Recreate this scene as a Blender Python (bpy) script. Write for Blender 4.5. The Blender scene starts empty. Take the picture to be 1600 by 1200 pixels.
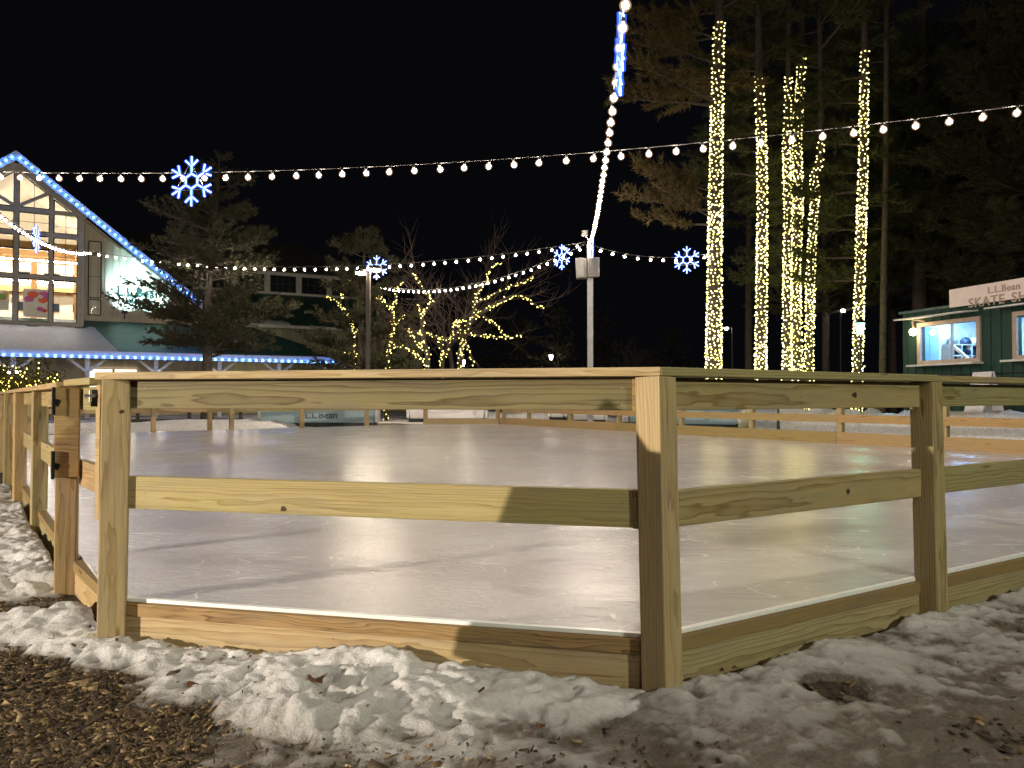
import bpy, bmesh, math, random
import numpy as np
from mathutils import Vector, Matrix

rnd = random.Random(11)
R = math.radians
scene = bpy.context.scene
col = scene.collection
F = 1180.0
PITCH = math.atan(22 / F)
CAMZ = 1.0

# ------------------------------------------------------------------ helpers
def ray(px, py):
    vx, vz = (px - 800) / F, (600 - py) / F
    c, s = math.cos(PITCH), math.sin(PITCH)
    return Vector((vx, c - s * vz, s + c * vz))

def W(px, py, d):
    r = ray(px, py)
    k = d / r.y
    return Vector((r.x * k, d, CAMZ + r.z * k))

def G(px, py, z=0.0):
    r = ray(px, py)
    k = (z - CAMZ) / r.z
    return Vector((r.x * k, r.y * k, z))

def V2(x, y, z=0.0):
    return Vector((x, y, z))

def tag(o, label=None, cat=None, group=None, kind=None):
    if label: o['label'] = label
    if cat: o['category'] = cat
    if group: o['group'] = group
    if kind: o['kind'] = kind
    return o

def empty(name, loc=(0, 0, 0), parent=None):
    o = bpy.data.objects.new(name, None)
    o.empty_display_size = 0.1
    col.objects.link(o)
    o.location = loc
    if parent: o.parent = parent
    bpy.context.view_layer.update()
    return o

def thing(name, label, cat, loc=(0, 0, 0), group=None):
    return tag(empty(name, loc), label, cat, group)

def link(name, me, parent=None, loc=None, mw=None):
    """link a mesh; mw is the wanted world matrix"""
    o = bpy.data.objects.new(name, me)
    col.objects.link(o)
    if mw is None:
        mw = Matrix.Translation(loc) if loc is not None else Matrix.Identity(4)
    if parent:
        o.parent = parent
        pw = Matrix.Identity(4)
        chain = []
        p = parent
        while p:
            chain.append(p.matrix_basis.copy() if p.parent is None else p.matrix_parent_inverse @ p.matrix_basis)
            p = p.parent
        for m in reversed(chain): pw = pw @ m
        o.matrix_basis = pw.inverted() @ mw
    else:
        o.matrix_basis = mw
    return o

class MB:
    def __init__(self):
        self.v, self.f, self.m = [], [], []
    def add(self, vs, fs, mi=0):
        b = len(self.v)
        self.v += [tuple(v) for v in vs]
        self.f += [tuple(i + b for i in f) for f in fs]
        self.m += [mi] * len(fs)
        return self
    def box(self, c, s, rz=0.0, mi=0, M=None):
        x, y, z = s[0] / 2, s[1] / 2, s[2] / 2
        vs = [Vector((a, b, d)) for d in (-z, z) for (a, b) in ((-x, -y), (x, -y), (x, y), (-x, y))]
        if M is None: M = Matrix.Rotation(rz, 3, 'Z')
        c = Vector(c)
        return self.add([M @ v + c for v in vs],
                        [(3, 2, 1, 0), (4, 5, 6, 7), (0, 1, 5, 4), (1, 2, 6, 5), (2, 3, 7, 6), (3, 0, 4, 7)], mi)
    def bar(self, a, b, w, h, mi=0, up=(0, 0, 1)):
        a, b = Vector(a), Vector(b)
        d = b - a
        L = d.length
        x = d.normalized()
        y = Vector(up).cross(x)
        if y.length < 1e-4: y = Vector((0, 1, 0)).cross(x)
        y.normalize()
        z = x.cross(y)
        M = Matrix((x, y, z)).transposed()
        return self.box((a + b) / 2, (L, w, h), mi=mi, M=M)
    def prism(self, poly, z0, z1, mi=0):
        n = len(poly)
        vs = [(p[0], p[1], z0) for p in poly] + [(p[0], p[1], z1) for p in poly]
        fs = [tuple(range(n - 1, -1, -1)), tuple(range(n, 2 * n))]
        fs += [(i, (i + 1) % n, n + (i + 1) % n, n + i) for i in range(n)]
        return self.add(vs, fs, mi)
    def loft(self, a, b, mi=0):
        """prism between two equal 3D polygons"""
        n = len(a)
        fs = [tuple(range(n - 1, -1, -1)), tuple(range(n, 2 * n))]
        fs += [(i, (i + 1) % n, n + (i + 1) % n, n + i) for i in range(n)]
        return self.add(list(a) + list(b), fs, mi)
    def tube(self, pts, rad, n=8, mi=0, cap=True):
        pts = [Vector(p) for p in pts]
        if not hasattr(rad, '__len__'): rad = [rad] * len(pts)
        vs = []
        ref = None
        for i, p in enumerate(pts):
            t = (pts[min(i + 1, len(pts) - 1)] - pts[max(i - 1, 0)])
            if t.length < 1e-9: t = Vector((0, 0, 1))
            t.normalize()
            if ref is None:
                ref = t.orthogonal().normalized()
            ref = (ref - t * ref.dot(t))
            if ref.length < 1e-6: ref = t.orthogonal()
            ref.normalize()
            q = t.cross(ref)
            for k in range(n):
                a = 2 * math.pi * k / n
                vs.append(p + (ref * math.cos(a) + q * math.sin(a)) * rad[i])
        fs = []
        for i in range(len(pts) - 1):
            for k in range(n):
                fs.append((i * n + k, i * n + (k + 1) % n, (i + 1) * n + (k + 1) % n, (i + 1) * n + k))
        if cap:
            fs.append(tuple(range(n - 1, -1, -1)))
            e = (len(pts) - 1) * n
            fs.append(tuple(range(e, e + n)))
        return self.add(vs, fs, mi)
    def lathe(self, prof, c=(0, 0, 0), n=16, mi=0):
        c = Vector(c)
        vs = []
        for (r, z) in prof:
            for k in range(n):
                a = 2 * math.pi * k / n
                vs.append(c + Vector((r * math.cos(a), r * math.sin(a), z)))
        fs = []
        for i in range(len(prof) - 1):
            for k in range(n):
                fs.append((i * n + k, i * n + (k + 1) % n, (i + 1) * n + (k + 1) % n, (i + 1) * n + k))
        fs.append(tuple(range(n - 1, -1, -1)))
        e = (len(prof) - 1) * n
        fs.append(tuple(range(e, e + n)))
        return self.add(vs, fs, mi)
    def mesh(self, name, mats, smooth=False, bevel=0.0):
        me = bpy.data.meshes.new(name)
        me.from_pydata(self.v, [], self.f)
        me.polygons.foreach_set('material_index', self.m)
        for m in (mats if isinstance(mats, (list, tuple)) else [mats]): me.materials.append(m)
        if bevel:
            bm = bmesh.new(); bm.from_mesh(me)
            bmesh.ops.bevel(bm, geom=list(bm.edges), offset=bevel, segments=2, affect='EDGES', profile=0.6)
            bm.to_mesh(me); bm.free()
        if smooth:
            me.polygons.foreach_set('use_smooth', [True] * len(me.polygons))
        me.update()
        return me
    def build(self, name, mats, parent=None, smooth=False, bevel=0.0, mw=None, local=None):
        """verts are world coordinates; local=(origin, xdir) re-bases the mesh on its own axes"""
        if local is not None:
            o, xd = Vector(local[0]), Vector(local[1]).normalized()
            up = Vector((0, 0, 1)) if abs(xd.z) < 0.9 else Vector(local[2] if len(local) > 2 else (0, 1, 0))
            y = up.cross(xd).normalized()
            z = xd.cross(y)
            mw = Matrix((x4(xd, o.x), x4(y, o.y), x4(z, o.z), (0, 0, 0, 1)))
            Rm = Matrix((xd, y, z)).transposed()
            mw = Rm.to_4x4(); mw.translation = o
            inv = mw.inverted()
            self.v = [tuple(inv @ Vector(v)) for v in self.v]
        return link(name, self.mesh(name, mats, smooth, bevel), parent, mw=mw)

def x4(v, t): return (v[0], v[1], v[2], t)

def mesh_np(name, V, T, mat, smooth=False):
    """fast triangle mesh from numpy arrays"""
    me = bpy.data.meshes.new(name)
    V = np.asarray(V, dtype=np.float32).reshape(-1, 3); T = np.asarray(T, dtype=np.int32)
    k = T.shape[1]
    me.vertices.add(len(V)); me.vertices.foreach_set('co', V.ravel())
    me.loops.add(T.size); me.loops.foreach_set('vertex_index', T.ravel())
    me.polygons.add(len(T))
    me.polygons.foreach_set('loop_start', np.arange(0, T.size, k, dtype=np.int32))
    if smooth: me.polygons.foreach_set('use_smooth', np.ones(len(T), dtype=bool))
    me.materials.append(mat)
    me.update(calc_edges=True)
    me.validate()
    return me

_tab = np.random.RandomState(5).rand(256, 256)
def vnoise(x, y):
    xi = np.floor(x).astype(int); yi = np.floor(y).astype(int)
    fx = x - xi; fy = y - yi
    fx = fx * fx * (3 - 2 * fx); fy = fy * fy * (3 - 2 * fy)
    a = _tab[xi % 256, yi % 256]; b = _tab[(xi + 1) % 256, yi % 256]
    c = _tab[xi % 256, (yi + 1) % 256]; d = _tab[(xi + 1) % 256, (yi + 1) % 256]
    return (a * (1 - fx) + b * fx) * (1 - fy) + (c * (1 - fx) + d * fx) * fy
def fbm(x, y, sc, oct=4, gain=0.5):
    s = 0; a = 1; n = 0
    for i in range(oct):
        s = s + a * vnoise(x * sc + 17.3 * i, y * sc + 9.1 * i); n += a
        a *= gain; sc *= 2.03
    return s / n

def text_mesh(name, s, size, mat, extrude=0.01, offset=0.0, align='CENTER', spacing=1.0):
    cu = bpy.data.curves.new(name, 'FONT')
    cu.body = s; cu.size = size; cu.extrude = extrude; cu.offset = offset
    cu.align_x = align; cu.align_y = 'CENTER'; cu.space_character = spacing
    ob = bpy.data.objects.new(name, cu)
    col.objects.link(ob)
    bpy.context.view_layer.update()
    me = bpy.data.meshes.new_from_object(ob.evaluated_get(bpy.context.evaluated_depsgraph_get()))
    bpy.data.objects.remove(ob)
    me.name = name
    me.materials.clear(); me.materials.append(mat)
    return me

def frame_mw(o, xd, zd):
    """matrix with local x along xd, local y up-ish, local z = facing direction zd"""
    xd = Vector(xd).normalized(); zd = Vector(zd).normalized(); yd = zd.cross(xd).normalized()
    m = Matrix((xd, yd, zd)).transposed().to_4x4()
    m.translation = Vector(o)
    return m

# ------------------------------------------------------------------ materials
def newmat(name):
    m = bpy.data.materials.new(name); m.use_nodes = True
    nt = m.node_tree
    return m, nt, nt.nodes['Principled BSDF']

def N(nt, typ, **kw):
    n = nt.nodes.new(typ)
    for k, v in kw.items():
        if k.startswith('i_'):
            key = k[2:]
            n.inputs[int(key) if key.isdigit() else key.replace('_', ' ')].default_value = v
        else: setattr(n, k, v)
    return n

def ramp(nt, fac, stops):
    n = nt.nodes.new('ShaderNodeValToRGB')
    els = n.color_ramp.elements
    while len(els) < len(stops): els.new(0.5)
    for e, (p, c) in zip(els, stops):
        e.position = p; e.color = (*c, 1) if len(c) == 3 else c
    nt.links.new(fac, n.inputs[0])
    return n.outputs[0]

def math_n(nt, op, a, b=None, clamp=False):
    n = nt.nodes.new('ShaderNodeMath'); n.operation = op; n.use_clamp = clamp
    for i, v in enumerate((a, b)):
        if v is None: continue
        if hasattr(v, 'is_linked') or hasattr(v, 'links'): nt.links.new(v, n.inputs[i])
        else: n.inputs[i].default_value = v
    return n.outputs[0]

def mixc(nt, fac, a, b, blend='MIX'):
    n = nt.nodes.new('ShaderNodeMix'); n.data_type = 'RGBA'; n.blend_type = blend
    for sock, v in ((n.inputs[0], fac), (n.inputs[6], a), (n.inputs[7], b)):
        if hasattr(v, 'links'): nt.links.new(v, sock)
        elif isinstance(v, (int, float)): sock.default_value = v
        else: sock.default_value = (*v, 1)
    return n.outputs[2]

def noise(nt, vec, scale, detail=4, rough=0.55, dist=0.0):
    n = N(nt, 'ShaderNodeTexNoise', i_Scale=scale, i_Detail=detail, i_Roughness=rough, i_Distortion=dist)
    if vec is not None: nt.links.new(vec, n.inputs['Vector'])
    return n.outputs['Fac']

def mapping(nt, vec, scale=(1, 1, 1), rot=(0, 0, 0), loc=(0, 0, 0)):
    n = N(nt, 'ShaderNodeMapping')
    n.inputs['Scale'].default_value = scale; n.inputs['Rotation'].default_value = rot; n.inputs['Location'].default_value = loc
    nt.links.new(vec, n.inputs['Vector'])
    return n.outputs[0]

def bump(nt, b, h, strength=0.3, dist=0.02):
    n = N(nt, 'ShaderNodeBump', i_Strength=strength, i_Distance=dist)
    nt.links.new(h, n.inputs['Height'])
    nt.links.new(n.outputs[0], b.inputs['Normal'])

def plain(name, c, rough=0.6, metal=0.0, var=0.15, scale=6.0, bstr=0.0, bscale=60):
    m, nt, b = newmat(name)
    tc = N(nt, 'ShaderNodeTexCoord').outputs['Object']
    f = noise(nt, tc, scale, 5)
    cc = ramp(nt, f, [(0.3, tuple(x * (1 - var) for x in c)), (0.7, tuple(min(1, x * (1 + var)) for x in c))])
    nt.links.new(cc, b.inputs['Base Color'])
    b.inputs['Roughness'].default_value = rough; b.inputs['Metallic'].default_value = metal
    if bstr: bump(nt, b, noise(nt, tc, bscale, 4), bstr, 0.01)
    return m

def emit(name, c, s, sample=True, surf=(0.8, 0.8, 0.8)):
    m, nt, b = newmat(name)
    b.inputs['Base Color'].default_value = (*surf, 1)
    b.inputs['Emission Color'].default_value = (*c, 1)
    b.inputs['Emission Strength'].default_value = s
    if not sample: m.cycles.emission_sampling = 'NONE'
    return m

def wood(name, light, dark, green=None, ring=0.009, rough=0.7):
    """sawn timber, grain along local X: growth rings round a wandering pith"""
    m, nt, b = newmat(name)
    tc = N(nt, 'ShaderNodeTexCoord').outputs['Object']
    oi = N(nt, 'ShaderNodeObjectInfo').outputs['Random']
    comb = N(nt, 'ShaderNodeCombineXYZ')
    nt.links.new(math_n(nt, 'MULTIPLY', oi, 37.0), comb.inputs[0])
    nt.links.new(math_n(nt, 'MULTIPLY_ADD', oi, 0.09), comb.inputs[1])
    comb.inputs[1].links[0].from_node.inputs[2].default_value = 0.035
    r2 = math_n(nt, 'FRACT', math_n(nt, 'MULTIPLY', oi, 13.7))
    n = math_n(nt, 'MULTIPLY_ADD', r2, 0.10); n.node.inputs[2].default_value = -0.05
    nt.links.new(n, comb.inputs[2])
    add = N(nt, 'ShaderNodeVectorMath', operation='ADD')
    nt.links.new(tc, add.inputs[0]); nt.links.new(comb.outputs[0], add.inputs[1])
    p = add.outputs[0]
    # wander of the pith along the length and local distortion
    wn = N(nt, 'ShaderNodeTexNoise', i_Scale=1.0, i_Detail=3.0, i_Roughness=0.6)
    nt.links.new(mapping(nt, p, (1.3, 9, 9)), wn.inputs['Vector'])
    sub = N(nt, 'ShaderNodeVectorMath', operation='SUBTRACT'); nt.links.new(wn.outputs['Color'], sub.inputs[0]); sub.inputs[1].default_value = (0.5, 0.5, 0.5)
    scl = N(nt, 'ShaderNodeVectorMath', operation='SCALE'); nt.links.new(sub.outputs[0], scl.inputs[0]); scl.inputs['Scale'].default_value = 0.042
    ad2 = N(nt, 'ShaderNodeVectorMath', operation='ADD'); nt.links.new(p, ad2.inputs[0]); nt.links.new(scl.outputs[0], ad2.inputs[1])
    fl = N(nt, 'ShaderNodeVectorMath', operation='MULTIPLY'); nt.links.new(ad2.outputs[0], fl.inputs[0]); fl.inputs[1].default_value = (0.0, 1, 1)
    ln = N(nt, 'ShaderNodeVectorMath', operation='LENGTH'); nt.links.new(fl.outputs[0], ln.inputs[0])
    rr = math_n(nt, 'FRACT', math_n(nt, 'DIVIDE', ln.outputs['Value'], ring))
    g = ramp(nt, rr, [(0.0, light), (0.45, tuple(l * 0.93 for l in light)), (0.82, tuple(0.45 * l + 0.55 * d for l, d in zip(light, dark))), (0.93, dark), (1.0, light)])
    fib = noise(nt, mapping(nt, p, (5, 160, 160)), 1.0, 3)
    g = mixc(nt, 0.5, g, ramp(nt, fib, [(0.3, (0.62, 0.6, 0.55)), (0.7, (1, 1, 1))]), 'MULTIPLY')
    bl = noise(nt, mapping(nt, p, (2.2, 9, 9)), 1.0, 3)
    gr = green or tuple(a * b_ for a, b_ in zip(light, (0.78, 0.92, 0.72)))
    g = mixc(nt, ramp(nt, bl, [(0.4, (0, 0, 0)), (0.75, (0.65, 0.65, 0.65))]), g, mixc(nt, 0.55, g, gr))
    tint = ramp(nt, oi, [(0.0, (0.82, 0.9, 0.72)), (0.5, (1, 1, 1)), (1.0, (1.0, 0.93, 0.83))])
    g = mixc(nt, 1.0, g, tint, 'MULTIPLY')
    # hairline drying cracks along the grain
    ck = noise(nt, mapping(nt, p, (0.9, 75, 75), (0, 0, 0), (3.3, 1.7, 0.4)), 1.0, 2)
    g = mixc(nt, math_n(nt, 'MULTIPLY', ramp(nt, ck, [(0.66, (0, 0, 0)), (0.72, (1, 1, 1))]), 0.6), g, tuple(d * 0.35 for d in dark))
    # grey weathering and scuffs
    wf = noise(nt, mapping(nt, p, (3.0, 14, 14), (0, 0, 0), (8, 2, 5)), 1.0, 6, 0.7)
    g = mixc(nt, ramp(nt, wf, [(0.48, (0, 0, 0)), (0.72, (0.35, 0.35, 0.35))]), g, tuple(0.55 * sum(light) / 3 for _ in range(3)))
    # small dark knots
    vo = N(nt, 'ShaderNodeTexVoronoi', i_Scale=1.0); nt.links.new(mapping(nt, p, (1.7, 9, 9)), vo.inputs['Vector'])
    kn = ramp(nt, vo.outputs['Distance'], [(0.05, (1, 1, 1)), (0.10, (0, 0, 0))])
    g = mixc(nt, math_n(nt, 'MULTIPLY', kn, 0.75), g, tuple(d * 0.45 for d in dark))
    nt.links.new(g, b.inputs['Base Color'])
    b.inputs['Roughness'].default_value = rough
    b.inputs['Specular IOR Level'].default_value = 0.25
    hh = math_n(nt, 'ADD', math_n(nt, 'MULTIPLY', rr, 0.25), fib)
    bump(nt, b, hh, 0.25, 0.003)
    return m

M = {}
M['wood'] = wood('treated_pine', (0.50, 0.365, 0.205), (0.32, 0.205, 0.095))
M['wood_green'] = wood('green_treated_pine', (0.40, 0.325, 0.175), (0.21, 0.14, 0.06), ring=0.010)
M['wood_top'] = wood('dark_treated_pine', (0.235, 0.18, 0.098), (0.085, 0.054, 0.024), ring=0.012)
M['wood_warm'] = wood('orange_pine', (0.46, 0.31, 0.15), (0.24, 0.13, 0.055))
M['ply'] = wood('plywood_edge', (0.36, 0.23, 0.11), (0.13, 0.07, 0.03), ring=0.004)
M['knot'] = plain('knot', (0.045, 0.025, 0.012), 0.8)
M['black_metal'] = plain('black_iron', (0.012, 0.012, 0.013), 0.35, 0.6)
M['steel'] = plain('bright_steel', (0.55, 0.55, 0.56), 0.28, 1.0)
M['galv'] = plain('galvanised_steel', (0.42, 0.42, 0.42), 0.5, 0.3, 0.2, 3)
M['grey_box'] = plain('grey_housing', (0.36, 0.34, 0.31), 0.55)
M['grille'] = plain('speaker_grille', (0.2, 0.19, 0.18), 0.7, 0.1, 0.2, 40)
M['dark_pole'] = plain('dark_bronze_pole', (0.03, 0.022, 0.017), 0.5, 0.2)
M['white_plastic'] = plain('white_liner', (0.8, 0.8, 0.8), 0.35, 0, 0.05)
M['bark'] = plain('pine_bark', (0.065, 0.05, 0.038), 0.9, 0, 0.5, 9, 0.8, 25)
M['bark_grey'] = plain('grey_bark', (0.05, 0.04, 0.032), 0.9, 0, 0.4, 12, 0.5, 40)
M['twig'] = plain('bare_twig', (0.055, 0.036, 0.026), 0.9, 0, 0.3, 20)
M['cable'] = plain('black_cable', (0.03, 0.026, 0.024), 0.5)
M['bulb'] = emit('bulb_glass', (1.0, 0.86, 0.70), 325)
M['led_warm'] = emit('led_warm_white', (1.0, 0.86, 0.28), 6.0)
M['led_blue'] = emit('led_blue', (0.07, 0.27, 1.0), 60)
M['led_yellow'] = emit('led_yellow', (1.0, 0.8, 0.12), 16)
M['rope'] = emit('rope_light_core', (0.36, 0.56, 1.0), 6)
M['lamp_head'] = emit('street_lamp_lens', (1.0, 0.84, 0.62), 480)
M['lamp_white'] = emit('cool_lamp_lens', (1.0, 0.93, 0.8), 30)
M['lantern'] = emit('lantern_glass', (0.16, 1.0, 0.68), 26)
M['porch_lamp'] = emit('porch_lamp', (1.0, 0.85, 0.65), 60)
M['tube_light'] = emit('shop_tube_light', (1.0, 0.94, 0.84), 66)
M['cool_tube'] = emit('shack_tube_light', (0.24, 0.54, 1.0), 105)

def halo_jacket():  # outer tube given a blue glow, standing in for the lens halo
    m, nt, b = newmat('rope_halo_jacket')
    out = nt.nodes['Material Output']
    tr = N(nt, 'ShaderNodeBsdfTransparent'); em = N(nt, 'ShaderNodeEmission', i_Strength=1.5); em.inputs[0].default_value = (0.03, 0.11, 1.0, 1)
    mx = N(nt, 'ShaderNodeMixShader'); mx.inputs[0].default_value = 0.42
    nt.links.new(tr.outputs[0], mx.inputs[1]); nt.links.new(em.outputs[0], mx.inputs[2]); nt.links.new(mx.outputs[0], out.inputs[0])
    m.cycles.emission_sampling = 'NONE'
    return m
M['halo_jacket'] = halo_jacket()
def glow_globe():  # glass envelope made to glow, painting a warm halo round each bulb
    m, nt, b = newmat('bulb_halo_globe')
    out = nt.nodes['Material Output']
    tr = N(nt, 'ShaderNodeBsdfTransparent'); em = N(nt, 'ShaderNodeEmission', i_Strength=1.0); em.inputs[0].default_value = (1.0, 0.62, 0.36, 1)
    mx = N(nt, 'ShaderNodeMixShader'); mx.inputs[0].default_value = 0.24
    nt.links.new(tr.outputs[0], mx.inputs[1]); nt.links.new(em.outputs[0], mx.inputs[2]); nt.links.new(mx.outputs[0], out.inputs[0])
    m.cycles.emission_sampling = 'NONE'
    return m
M['glow_globe'] = glow_globe()

def glass():
    m, nt, b = newmat('window_glass')
    out = nt.nodes['Material Output']
    tr = N(nt, 'ShaderNodeBsdfTransparent'); gl = N(nt, 'ShaderNodeBsdfGlossy', i_Roughness=0.03)
    fr = N(nt, 'ShaderNodeFresnel', i_IOR=1.25)
    mx = N(nt, 'ShaderNodeMixShader')
    nt.links.new(fr.outputs[0], mx.inputs[0]); nt.links.new(tr.outputs[0], mx.inputs[1]); nt.links.new(gl.outputs[0], mx.inputs[2]); nt.links.new(mx.outputs[0], out.inputs[0])
    return m
M['glass'] = glass()

def needles(name, a, b_):
    m, nt, b = newmat(name)
    geo = N(nt, 'ShaderNodeNewGeometry')
    tc = N(nt, 'ShaderNodeTexCoord').outputs['Object']
    f = noise(nt, tc, 1.3, 3)
    f2 = math_n(nt, 'ADD', math_n(nt, 'MULTIPLY', f, 0.7), math_n(nt, 'MULTIPLY', geo.outputs['Random Per Island'], 0.4))
    c = ramp(nt, f2, [(0.3, a), (0.8, b_)])
    nt.links.new(c, b.inputs['Base Color']); b.inputs['Roughness'].default_value = 0.6
    b.inputs['Specular IOR Level'].default_value = 0.2
    return m
M['needle'] = needles('pine_needles', (0.035, 0.045, 0.018), (0.085, 0.088, 0.032))
M['needle_brown'] = needles('bronzed_pine_needles', (0.07, 0.055, 0.02), (0.15, 0.105, 0.035))
M['needle_dark'] = needles('dark_needles', (0.05, 0.056, 0.028), (0.13, 0.12, 0.055))
M['needle_deep'] = needles('deep_green_needles', (0.028, 0.031, 0.016), (0.07, 0.064, 0.032))
M['leaf_shrub'] = needles('shrub_leaves', (0.06, 0.06, 0.02), (0.16, 0.15, 0.04))

def siding(name, c, sp=0.3, vertical=True, batten=True):
    m, nt, b = newmat(name)
    tc = N(nt, 'ShaderNodeTexCoord').outputs['Object']
    f = noise(nt, mapping(nt, tc, (3, 3, 0.6) if vertical else (0.5, 0.5, 4)), 1.5, 5)
    cc = ramp(nt, f, [(0.3, tuple(x * 0.8 for x in c)), (0.7, tuple(min(1, x * 1.12) for x in c))])
    nt.links.new(cc, b.inputs['Base Color']); b.inputs['Roughness'].default_value = 0.75
    return m
M['siding'] = siding('grey_board_siding', (0.62, 0.54, 0.43))
M['siding_green'] = siding('olive_board_siding', (0.30, 0.29, 0.19))
M['shack_green'] = siding('dark_green_boards', (0.009, 0.042, 0.029), vertical=True)
M['trim'] = plain('grey_trim', (0.46, 0.43, 0.38), 0.6)
M['trim_white'] = plain('white_trim', (0.62, 0.60, 0.56), 0.6)
M['win_frame'] = plain('black_window_frame', (0.015, 0.014, 0.014), 0.5)
M['shack_frame'] = plain('tan_window_frame', (0.38, 0.28, 0.22), 0.6)
M['roof_green'] = plain('green_metal_roof', (0.03, 0.085, 0.062), 0.45, 0, 0.3, 2)
M['roof_dark'] = plain('dark_shingle_roof', (0.06, 0.06, 0.052), 0.9, 0, 0.3, 8, 0.3, 30)
M['fascia'] = plain('white_fascia', (0.6, 0.62, 0.65), 0.5, 0, 0.05)
M['inner_wall'] = plain('cream_inner_wall', (0.72, 0.66, 0.52), 0.8, 0, 0.06)
M['inner_wood'] = wood('inner_timber', (0.50, 0.27, 0.10), (0.30, 0.14, 0.05))
M['inner_floor'] = plain('shop_floor', (0.35, 0.24, 0.15), 0.5)
M['dark_glass'] = plain('dark_glazing', (0.02, 0.025, 0.035), 0.1)
M['sign_white'] = plain('white_sign_board', (0.78, 0.66, 0.62), 0.6, 0, 0.04)
M['sign_letters'] = plain('faded_brown_letters', (0.36, 0.27, 0.22), 0.6)
M['teal'] = plain('teal_letters', (0.001, 0.022, 0.02), 0.4)
M['navy'] = plain('navy_letters', (0.012, 0.02, 0.04), 0.5)
M['pale_blue'] = plain('pale_blue_plastic', (0.30, 0.42, 0.47), 0.45, 0, 0.08)
M['pale_white'] = plain('pale_plastic', (0.66, 0.64, 0.66), 0.5, 0, 0.06)
M['black_rubber'] = plain('black_rubber', (0.02, 0.021, 0.025), 0.6, 0, 0.3, 4, 0.3, 50)
M['navy_rubber'] = plain('navy_rubber', (0.025, 0.035, 0.07), 0.5, 0, 0.3, 3)
M['green_lit_ground'] = plain('lit_ground_green', (0.035, 0.075, 0.025), 0.8, 0, 0.4, 5)
M['slate_panel'] = plain('grey_sign_panel', (0.33, 0.36, 0.37), 0.5)
M['leaf'] = plain('dead_leaf', (0.13, 0.05, 0.018), 0.8, 0, 0.4, 30)
for i, c in enumerate([(0.75, 0.12, 0.05), (0.25, 0.5, 0.12), (0.65, 0.12, 0.45), (0.8, 0.35, 0.05), (0.8, 0.78, 0.74)]):
    M['poster%d' % i] = plain('poster_paint', c, 0.6, 0, 0.1)

def ice_mat():
    m, nt, b = newmat('rink_ice')
    tc = N(nt, 'ShaderNodeTexCoord').outputs['Object']
    f = noise(nt, tc, 0.55, 6, 0.6)
    f2 = noise(nt, mapping(nt, tc, (3.2, 7.5, 1), (0, 0, 0.35)), 1.0, 8, 0.7)
    c = ramp(nt, f, [(0.3, (0.52, 0.495, 0.51)), (0.7, (0.63, 0.605, 0.62))])
    c = mixc(nt, 0.6, c, ramp(nt, f2, [(0.34, (0.72, 0.715, 0.73)), (0.60, (1, 1, 1))]), 'MULTIPLY')
    # blade scratches: thin contour lines of several stretched noises
    sc = None
    for k, (rot, s, sd) in enumerate([(0.5, (0.5, 2.2, 1), 0.0), (-0.7, (0.6, 2.6, 1), 3.1), (1.4, (0.45, 1.9, 1), 7.7), (2.3, (0.8, 3.0, 1), 11.9)]):
        n = noise(nt, mapping(nt, tc, s, (0, 0, rot), (sd, sd, sd)), 1.6, 1.2, 0.4, 0.6)
        fr = math_n(nt, 'ABSOLUTE', math_n(nt, 'SUBTRACT', math_n(nt, 'FRACT', math_n(nt, 'MULTIPLY', n, 11.0)), 0.5))
        l = math_n(nt, 'SUBTRACT', 1.0, math_n(nt, 'MULTIPLY', fr, 20.0), True)
        mk = ramp(nt, noise(nt, mapping(nt, tc, (1, 1, 1), (0, 0, 0), (5 * k, 2, 0)), 1.7, 3), [(0.50, (0, 0, 0)), (0.62, (1, 1, 1))])
        l = math_n(nt, 'MULTIPLY', l, mk)
        sc = l if sc is None else math_n(nt, 'MAXIMUM', sc, l)
    c = mixc(nt, math_n(nt, 'MULTIPLY', sc, 0.9), c, (0.92, 0.91, 0.92))
    nt.links.new(c, b.inputs['Base Color'])
    rr = ramp(nt, f2, [(0.3, (0.24, 0.24, 0.24)), (0.7, (0.10, 0.10, 0.10))])
    nt.links.new(rr, b.inputs['Roughness'])
    b.inputs['IOR'].default_value = 1.31
    b.inputs['Specular IOR Level'].default_value = 0.5
    h = math_n(nt, 'ADD', math_n(nt, 'MULTIPLY', noise(nt, mapping(nt, tc, (1, 1.6, 1), (0, 0, 0.3)), 22, 6, 0.65), 1.0), math_n(nt, 'MULTIPLY', sc, 0.5))
    bump(nt, b, h, 0.42, 0.008)
    return m
M['ice'] = ice_mat()

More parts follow.
